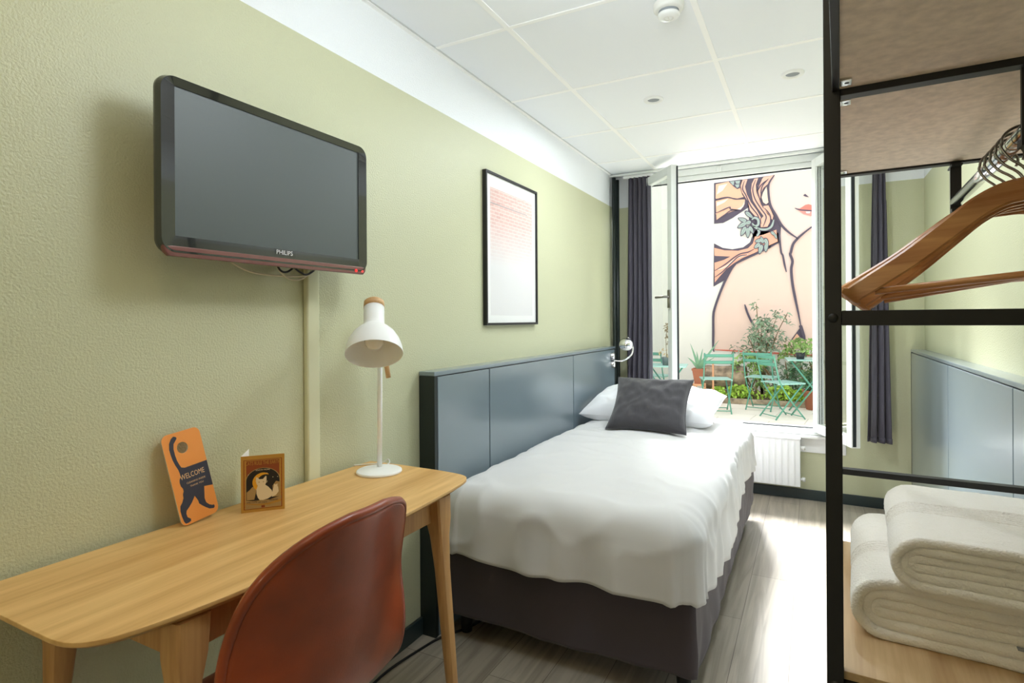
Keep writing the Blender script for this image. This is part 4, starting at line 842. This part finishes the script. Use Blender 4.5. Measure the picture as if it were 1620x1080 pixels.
('l','leafline',9.88,0.012,[(0.708,2.566),(0.682,2.646)]),
('p','ink',9.2,0,[(0.788,2.481),(0.773,2.487),(0.751,2.512),(0.729,2.549),(0.715,2.588),(0.719,2.621),(0.737,2.639),(0.763,2.635),(0.785,2.611),(0.797,2.571),(0.799,2.528),(0.796,2.495)]),
('p','leaf',9.7,0,[(0.783,2.497),(0.772,2.502),(0.756,2.523),(0.739,2.552),(0.728,2.583),(0.73,2.609),(0.742,2.623),(0.761,2.62),(0.777,2.599),(0.786,2.568),(0.79,2.534),(0.788,2.508)]),
('l','leafline',10.0,0.012,[(0.747,2.607),(0.778,2.512)]),
('p','ink',9.32,0,[(0.748,2.392),(0.736,2.404),(0.726,2.435),(0.719,2.476),(0.721,2.515),(0.737,2.541),(0.761,2.548),(0.784,2.534),(0.794,2.503),(0.79,2.464),(0.777,2.427),(0.761,2.4)]),
('p','leaf',9.82,0,[(0.749,2.407),(0.741,2.417),(0.734,2.441),(0.729,2.474),(0.732,2.505),(0.743,2.527),(0.76,2.532),(0.776,2.521),(0.783,2.497),(0.78,2.466),(0.77,2.436),(0.759,2.414)]),
('l','leafline',10.120000000000001,0.012,[(0.759,2.517),(0.751,2.423)]),
('p','ink',9.44,0,[(0.649,2.362),(0.638,2.379),(0.631,2.417),(0.63,2.465),(0.641,2.509),(0.664,2.536),(0.694,2.538),(0.717,2.517),(0.724,2.48),(0.712,2.436),(0.689,2.396),(0.666,2.369)]),
('p','leaf',9.94,0,[(0.653,2.38),(0.646,2.393),(0.642,2.423),(0.643,2.461),(0.651,2.496),(0.668,2.518),(0.689,2.521),(0.706,2.505),(0.709,2.475),(0.7,2.44),(0.683,2.408),(0.666,2.386)]),
('l','leafline',10.24,0.012,[(0.685,2.503),(0.658,2.398)]),
('p','ink',9.56,0,[(0.909,2.659),(0.897,2.657),(0.876,2.664),(0.851,2.678),(0.83,2.699),(0.821,2.721),(0.827,2.741),(0.844,2.749),(0.865,2.742),(0.886,2.721),(0.901,2.694),(0.909,2.672)]),
('p','leaf',10.06,0,[(0.901,2.667),(0.892,2.666),(0.876,2.673),(0.856,2.685),(0.839,2.701),(0.832,2.718),(0.835,2.732),(0.848,2.738),(0.864,2.731),(0.88,2.715),(0.893,2.694),(0.901,2.677)]),
('l','leafline',10.360000000000001,0.012,[(0.844,2.724),(0.893,2.675)]),
('p','ink',9.68,0,[(0.92,2.601),(0.911,2.605),(0.898,2.619),(0.884,2.641),(0.876,2.665),(0.878,2.684),(0.89,2.695),(0.906,2.693),(0.919,2.678),(0.926,2.655),(0.927,2.629),(0.925,2.61)]),
('p','leaf',10.18,0,[(0.917,2.61),(0.91,2.614),(0.901,2.626),(0.89,2.643),(0.884,2.662),(0.885,2.677),(0.893,2.686),(0.904,2.684),(0.914,2.672),(0.92,2.653),(0.921,2.632),(0.92,2.617)]),
('l','leafline',10.48,0.012,[(0.896,2.676),(0.914,2.62)]),
('l','ink',10.5,0.06,[(0.537,2.957),(0.583,2.987),(0.636,2.949),(0.636,2.866),(0.582,2.846),(0.544,2.899),(0.583,2.929)]),
('l','leaf',11,0.035,[(0.537,2.957),(0.583,2.987),(0.636,2.949),(0.636,2.866),(0.582,2.846),(0.544,2.899)]),
('l','ink',10.5,0.055,[(0.552,2.857),(0.628,2.801),(0.749,2.775),(0.839,2.817),(0.877,2.928)]),
('l','leaf',11,0.032,[(0.552,2.857),(0.628,2.801),(0.749,2.775),(0.839,2.817),(0.877,2.928)]),
('l','ink',10.5,0.05,[(0.628,2.801),(0.65,2.733),(0.612,2.669)]),
('l','leaf',11,0.03,[(0.628,2.801),(0.65,2.733),(0.612,2.669)]),
('l','ink',9,0.035,[(0.889,3.673),(0.806,3.541),(0.797,3.394),(0.826,3.178),(0.907,3.007),(0.995,2.828),(1.104,2.698),(1.23,2.592)]),
('l','ink',9,0.04,[(1.468,2.786),(1.348,2.695),(1.233,2.592),(1.163,2.5),(1.131,2.373),(1.121,2.332),(1.153,2.221),(1.134,2.083),(1.151,1.85),(1.194,1.586),(1.234,1.369),(1.267,1.168)]),
('l','ink',9,0.03,[(0.958,2.791),(0.964,2.595),(0.985,2.382),(1.009,2.323),(1.036,2.165),(1.061,2.047)]),
('l','ink',9,0.03,[(0.964,2.554),(0.822,2.482),(0.8,2.467),(0.607,2.378),(0.429,2.3),(0.279,2.22)]),
('l','ink',9,0.04,[(0.279,2.22),(0.202,2.126),(0.109,1.951),(0.016,1.726),(-0.072,1.466),(-0.096,1.318),(-0.098,1.039),(-0.102,0.776),(-0.088,0.705)]),
('l','ink',9,0.035,[(0.417,1.523),(0.454,1.394),(0.505,1.265),(0.571,1.137)]),
('l','ink',9,0.05,[(1.26,1.168),(1.28,1.107),(1.327,0.923)]),
('p','ink',4,0,[(1.12,0.92),(1.26,1.13),(1.294,1.045),(1.334,0.892),(1.259,0.968)]),
('p','petal',5,0,[(1.141,0.921),(1.211,1.029),(1.245,0.983),(1.224,0.929)]),
('p','ink',5,0,[(1.316,3.29),(1.344,3.315),(1.372,3.284),(1.401,3.252),(1.351,3.267)]),
('p','lip',5,0,[(1.193,3.09),(1.265,3.079),(1.35,3.134),(1.393,3.138),(1.435,3.121),(1.47,3.122),(1.547,3.091),(1.644,3.042),(1.533,3.013),(1.364,3.037)]),
('p','lip2',5,0,[(1.221,3.075),(1.364,3.037),(1.533,3.016),(1.63,3.039),(1.546,2.957),(1.42,2.947),(1.321,2.985)]),
('p','white',6,0,[(1.35,3.022),(1.42,3.021),(1.406,2.99),(1.364,2.994)]),
('l','ink',7,0.02,[(1.193,3.094),(1.264,3.059),(1.364,3.04),(1.47,3.025),(1.644,3.044)]),
('l','redline',6,0.03,[(-0.077,0.739),(1.478,0.675),(2.592,0.614)]),
]
MN = ['skin', 'face', 'ink', 'petal', 'palepetal', 'hair', 'hairlow', 'ear', 'leaf', 'lip', 'lip2', 'white', 'redline', 'leafline']
MMAT = [('muralwhite' if k == 'white' else k) for k in MN]
m = MB()
for kind, colr, lay, wd, pts in MURAL:
    y = 10.4985-lay*.0035
    if kind == 'p':
        m.prism([(a, b) for a, b in pts], y, y+.002, lambda u, v, d: (u, d, v), MN.index(colr))
    else:
        P_ = [Vector((a, 0, b)) for a, b in pts]; P_ = bez(P_, 5) if len(P_) > 2 else P_
        vs = []
        for i, p in enumerate(P_):
            d = (P_[min(i+1, len(P_)-1)]-P_[max(i-1, 0)]).normalized(); nr = Vector((-d.z, 0, d.x)); f = min(i, len(P_)-1-i)/max(1, len(P_)-1)
            ww = wd*(.45+.55*min(1, f*5)); vs += [(p+nr*ww/2)+Vector((0, y, 0)), (p-nr*ww/2)+Vector((0, y, 0))]
        m.add(vs, [(2*i, 2*i+1, 2*i+3, 2*i+2) for i in range(len(P_)-1)], MN.index(colr))
o = m.build('mural', MMAT, fix=False, origin=(.9, 10.5, .75)); tag(o, 'large painted mural of a woman with flowers in her hair on the courtyard wall', 'mural')

# ---------------------------------------------------------------- bistro furniture
def bistro_chair(loc, rz, label):
    t = thing('folding_chair', loc, label, 'chair', 'teal folding chairs in the courtyard', world=False, rz=rz)
    m = MB()
    for k in range(5): x = -.17+k*.078; m.box(x, x+.066, -.19, .19, .452, .460)
    m.box(-.17, .21, -.185, -.17, .44, .452); m.box(-.17, .21, .17, .185, .44, .452)
    m.build('seat', 'tealtop', t, bevel=.002)
    for z, hh_ in ((.785, .042), (.695, .042)):
        m = MB(); x = -.235+(.82-z)*.22
        m.grid(lambda u, v: (x-.018*(1-(2*u-1)**2)+v*0, -.195+.39*u, z-hh_/2+hh_*v), 13, 2); o = m.build('back_slat', 'teal', t, smooth=True); q = o.modifiers.new('s', 'SOLIDIFY'); q.thickness = .006
    for s in (-1, 1):
        MB().tube(bez([(-.235, .185*s, .82), (-.205, .185*s, .68), (-.145, .185*s, .46), (.0, .185*s, .24), (.20, .185*s, 0)], 5), .0095, 8).build('leg', 'teal', t, smooth=True)
        MB().tube([(.19, .165*s, .445), (.0, .165*s, .235), (-.20, .165*s, 0)], .0095, 8).build('leg', 'teal', t, smooth=True)
    MB().tube([(.17, -.18, .03), (.17, .18, .03)], .006, 8).build('stretcher', 'teal', t, smooth=True)
    MB().tube([(-.17, -.16, .035), (-.17, .16, .035)], .006, 8).build('stretcher', 'teal', t, smooth=True)
    return t
ch = bistro_chair((.25, 8.28, 0), R(108), 'teal folding chair standing alone by the terracotta pot')
dup(ch, (1.075, 8.15, 0), (0, 0, R(38)), 'teal folding chair nearest the window on the right, its pale seat facing us')
dup(ch, (.80, 8.80, 0), (0, 0, R(78)), 'teal folding chair behind another, close to the climbing shrub')
dup(ch, (-.62, 8.42, 0), (0, 0, R(80)), 'teal folding chair seen through the open left window pane')
dup(ch, (2.15, 8.72, 0), (0, 0, R(200)), 'teal folding chair at the far right beyond the right window pane')
def bistro_table(loc, rz, w_, label, z=.71):
    t = thing('folding_table', loc, label, 'table', 'teal folding tables in the courtyard', world=False, rz=rz)
    MB().box(-w_/2, w_/2, -w_/2, w_/2, z-.012, z).build('table_top', 'tealtop', t, bevel=.004)
    for s in (-1, 1):
        MB().tube([(-w_*.42, s*w_*.4, z-.012), (w_*.42, s*w_*.4, 0)], .010, 8).build('leg', 'teal', t, smooth=True)
        MB().tube([(w_*.42, s*w_*.36, z-.012), (-w_*.42, s*w_*.36, 0)], .010, 8).build('leg', 'teal', t, smooth=True)
    return t
bistro_table((-.32, 7.75, 0), R(8), .56, 'small teal folding table on the left with a zinc pot of dry flowers', .665)
bistro_table((1.42, 8.62, 0), R(5), .62, 'teal folding table on the right carrying a plant in a dark pot', .735)

# ---------------------------------------------------------------- plants
def leaves(m, c, rad, n, size, seed, el=2.4, droop=.3, shape=None):
    rnd = random.Random(seed)
    for i in range(n):
        th = rnd.uniform(0, 2*PI); ph = math.acos(rnd.uniform(-1, 1)); rr = rnd.uniform(.45, 1)**.6
        p = Vector((c[0]+rad[0]*rr*math.sin(ph)*math.cos(th), c[1]+rad[1]*rr*math.sin(ph)*math.sin(th), c[2]+rad[2]*rr*math.cos(ph)))
        if nz(p, 3.2, seed) < -.12: continue
        d = Vector((rnd.uniform(-1, 1), rnd.uniform(-1, 1), rnd.uniform(-.6, .8))).normalized(); u = d.orthogonal().normalized(); u = Matrix.Rotation(rnd.uniform(0, 6.3), 3, d) @ u
        s = size*rnd.uniform(.6, 1.3); a = p+d*s*.5; b = p+d*s
        m.add([p, a+u*s/el*.5+Vector((0, 0, .02*s)), b-Vector((0, 0, droop*s)), a-u*s/el*.5], [(0, 1, 2, 3)])
    return m
def shrub(name, lb, cat_, loc, rad, n, size, mat, seed, group=None, stems=5, el=2.4):
    t = thing(name, loc, lb, cat_, group)
    c = (loc[0], loc[1], loc[2]+rad[2]*1.02); leaves(MB(), c, rad, n, size, seed, el).build('foliage', mat, t, fix=False)
    rnd = random.Random(seed+1); m = MB()
    for i in range(stems):
        a = (loc[0]+rnd.uniform(-.3, .3)*rad[0], loc[1]+rnd.uniform(-.3, .3)*rad[1], loc[2]); b = (loc[0]+rnd.uniform(-.8, .8)*rad[0], loc[1]+rnd.uniform(-.7, .7)*rad[1], loc[2]+rad[2]*rnd.uniform(1.1, 1.8))
        m.tube(bez([a, ((a[0]+b[0])/2+.04, a[1], (a[2]+b[2])/2), b], 4), [.010]*8+[.004], 6)
    m.build('stems', 'stem', t, smooth=True); return t
G_ = .05
# tall airy climber in front of the mural
t = thing('climbing_shrub', (.75, 9.95, G_), 'tall airy climbing shrub with fine leaves growing in front of the mural', 'shrub')
m = MB()
for c_, r_, n_ in (((.72, 9.95, 1.05), (.22, .2, .28), 460), ((.62, 9.95, .80), (.28, .2, .22), 300), ((.92, 9.95, 1.20), (.24, .18, .13), 200), ((1.02, 9.95, 1.34), (.17, .14, .08), 110), ((.64, 9.95, 1.50), (.06, .06, .07), 34), ((.85, 9.95, .95), (.25, .2, .2), 220), ((.40, 9.95, .78), (.2, .15, .10), 50)): leaves(m, c_, r_, n_, .085, int(c_[0]*100), 3.6)
m.build('foliage', 'leafC', t, fix=False)
m = MB()
for b_ in ((.64, 9.95, 1.52), (1.1, 9.95, 1.38), (.92, 9.95, 1.25), (.72, 9.95, 1.25), (.5, 9.95, 1.0), (.40, 9.95, .8)): m.tube(bez([(.72, 9.95, .05), (.70+(b_[0]-.7)*.2, 9.95, .5), (.70+(b_[0]-.7)*.6, 9.95, (.5+b_[2])*.55), b_], 5), [.016]*5+[.010]*5+[.006]*5+[.003], 6)
m.build('stems', 'stem', t, smooth=True)
shrub('shrub', 'loose light green shrub under the climber, behind the teal chairs', 'shrub', (.55, 9.75, G_), (.30, .22, .36), 620, .08, 'leafA', 21, None)
shrub('shrub', 'grey green bushy shrub behind the right hand teal chairs', 'shrub', (.98, 9.75, G_), (.32, .22, .32), 620, .075, 'leafC', 22, None)
shrub('shrub', 'dense dark green shrub under the right teal table', 'shrub', (1.42, 9.55, G_), (.36, .22, .34), 900, .07, 'leafD', 23, None)
shrub('shrub', 'pale leafy shrub at the right edge of the mural', 'shrub', (1.35, 10.1, G_+.25), (.42, .2, .36), 620, .085, 'leafA', 24, None)
for i, (x, y, s) in enumerate(((.42, 9.42, .9), (.72, 9.42, 1.1), (1.0, 9.42, 1.0), (1.28, 9.42, .8), (.12, 9.5, .7))):
    shrub('ground_cover', ['lime green ground cover plant beside the log', 'largest lime green ground cover plant behind the chair legs', 'lime green ground cover plant below the middle of the chairs', 'lime green ground cover plant under the right table', 'small green ground cover plant at the left of the log'][i], 'plant', (x, y, G_), (.20*s, .12, .11*s), 330, .07, 'leafB', 40+i, 'low lime green plants along the kerb', 3, 1.9)
o = thing('log', (.24, 9.7, .32), 'thick weathered log lying in the planting bed behind the left chair', 'log')
m = MB(); m.grid(lambda u, v: (lambda a, x, r_: (x, 9.75+r_*math.sin(a), .33+r_*math.cos(a)))(2*PI*u, -.12+.62*v, .19*(1+.08*nz((math.cos(2*PI*u)*2, math.sin(2*PI*u)*2, v*3), 1.2))), 40, 20, 0, True)
m.build('bark', 'bark', o, smooth=True)
for x in (-.12, .50): MB().lathe([(.0001, 0), (.185, 0)], 30, Matrix.Translation((x+(.004 if x > 0 else -.004), 9.75, .33)) @ RY).build('cut_end', 'stem', o)
for i, x in enumerate((.10, -.15)):
    tag(MB().box(x-.012, x+.012, 9.05, 9.075, -.005, .62-.04*i).build('wooden_stake', 'stake', bevel=.002), ['orange wooden stake standing in front of the log', 'orange wooden stake beside the terracotta agave pot'][i], 'stake')
# zinc pot with dry flowers on the left table
t = thing('potted_dry_flowers', (-.295, 7.75, .665), 'zinc pot with dry straw coloured flowers on the left table', 'potted plant')
MB().lathe([(.0001, 0), (.060, 0), (.075, .10), (.078, .105), (.070, .105), (.0001, .095)], 26, Matrix.Translation((-.295, 7.75, .665))).build('pot', 'potgrey', t, smooth=True)
leaves(MB(), (-.295, 7.75, .85), (.12, .11, .10), 420, .045, 61, 1.6).build('flowers', 'straw', t, fix=False)
m = MB(); m.tube(bez([(-.30, 7.75, .76), (-.31, 7.75, 1.0), (-.29, 7.75, 1.22)], 5), .004, 6); m.build('stem', 'stem', t, smooth=True); m = MB()
for k in range(7): leaves(m, (-.30+.004*math.sin(k), 7.75, .96+.042*k), (.022, .022, .03), 22, .035, 70+k, 2)
m.build('seed_spike', 'stem', t, fix=False)
t = thing('lantern', (-.165, 7.72, .665), 'small orange and white lantern on the left table', 'lantern')
MB().box(-.185, -.145, 7.70, 7.74, .665, .725).build('body', 'stake', t, bevel=.004); MB().lathe([(.032, 0), (.0001, .03)], 4, Matrix.Translation((-.165, 7.72, .725))).build('roof', 'terra', t); MB().box(-.176, -.154, 7.697, 7.70, .68, .712).build('pane', 'white', t)
# agave
t = thing('potted_agave', (-.055, 8.75, 0), 'agave with long pointed leaves in a square terracotta pot on a stand', 'potted plant')
m = MB()
for a, b in (((-.13, 8.66), (-.13, 8.84)), ((.02, 8.66), (.02, 8.84))):
    for q_ in (a, b): m.box(q_[0]-.01, q_[0]+.01, q_[1]-.01, q_[1]+.01, 0, .32)
m.box(-.14, .03, 8.65, 8.85, .30, .325); m.build('stand', 'stake', t)
MB().lathe([(.0001, .325), (.075, .325), (.115, .52), (.125, .52), (.128, .55), (.11, .55), (.10, .53), (.0001, .53)], 4, Matrix.Translation((-.055, 8.75, 0)) @ Matrix.Rotation(PI/4, 4, 'Z')).build('pot', 'terra', t)
rnd = random.Random(5)
for k, (dx, dy, L_) in enumerate(((.55, .0, .52), (-.28, .1, .42), (.1, .3, .34), (-.5, -.3, .22), (.35, -.4, .24), (-.05, -.2, .3), (.8, .3, .26), (-.7, .3, .24))):
    d = Vector((dx, dy, 1)).normalized(); b0 = Vector((-.055, 8.75, .53)); s_ = d.cross(Vector((0, 1, 0))).normalized(); m = MB(); vs = []
    for i in range(7):
        f = i/6; p = b0+d*L_*f+Vector((dx, dy, -.3))*.06*f*f; ww = .022*(1-f**1.6)+.001; vs += [p-s_*ww, p+Vector((0, .006, -.004)), p+s_*ww]
    m.add(vs, [(3*i+j, 3*i+j+1, 3*i+j+4, 3*i+j+3) for i in range(6) for j in (0, 1)]); m.build('leaf', 'agave', t, smooth=True, fix=False)
# plant on the right table, pots at the right
t = thing('potted_plant', (1.29, 8.55, .735), 'bushy pale green plant in a dark pot on the right teal table', 'potted plant')
MB().lathe([(.0001, 0), (.045, 0), (.062, .085), (.055, .085), (.0001, .075)], 24, Matrix.Translation((1.29, 8.55, .735))).build('pot', 'potblack', t, smooth=True)
leaves(MB(), (1.29, 8.55, .90), (.16, .14, .12), 420, .06, 81, 1.8).build('foliage', 'leafA', t, fix=False)
t = thing('potted_plant', (1.44, 9.05, 0), 'terracotta pot with a low plant at the foot of the right table', 'potted plant')
MB().lathe([(.0001, 0), (.09, 0), (.13, .24), (.14, .24), (.14, .27), (.12, .27), (.0001, .25)], 26, Matrix.Translation((1.44, 9.05, 0))).build('pot', 'terra', t, smooth=True)
leaves(MB(), (1.44, 9.05, .36), (.15, .12, .11), 200, .07, 91, 2).build('foliage', 'leafD', t, fix=False)
for o in bpy.data.objects:
    if '_w' in o: del o['_w']
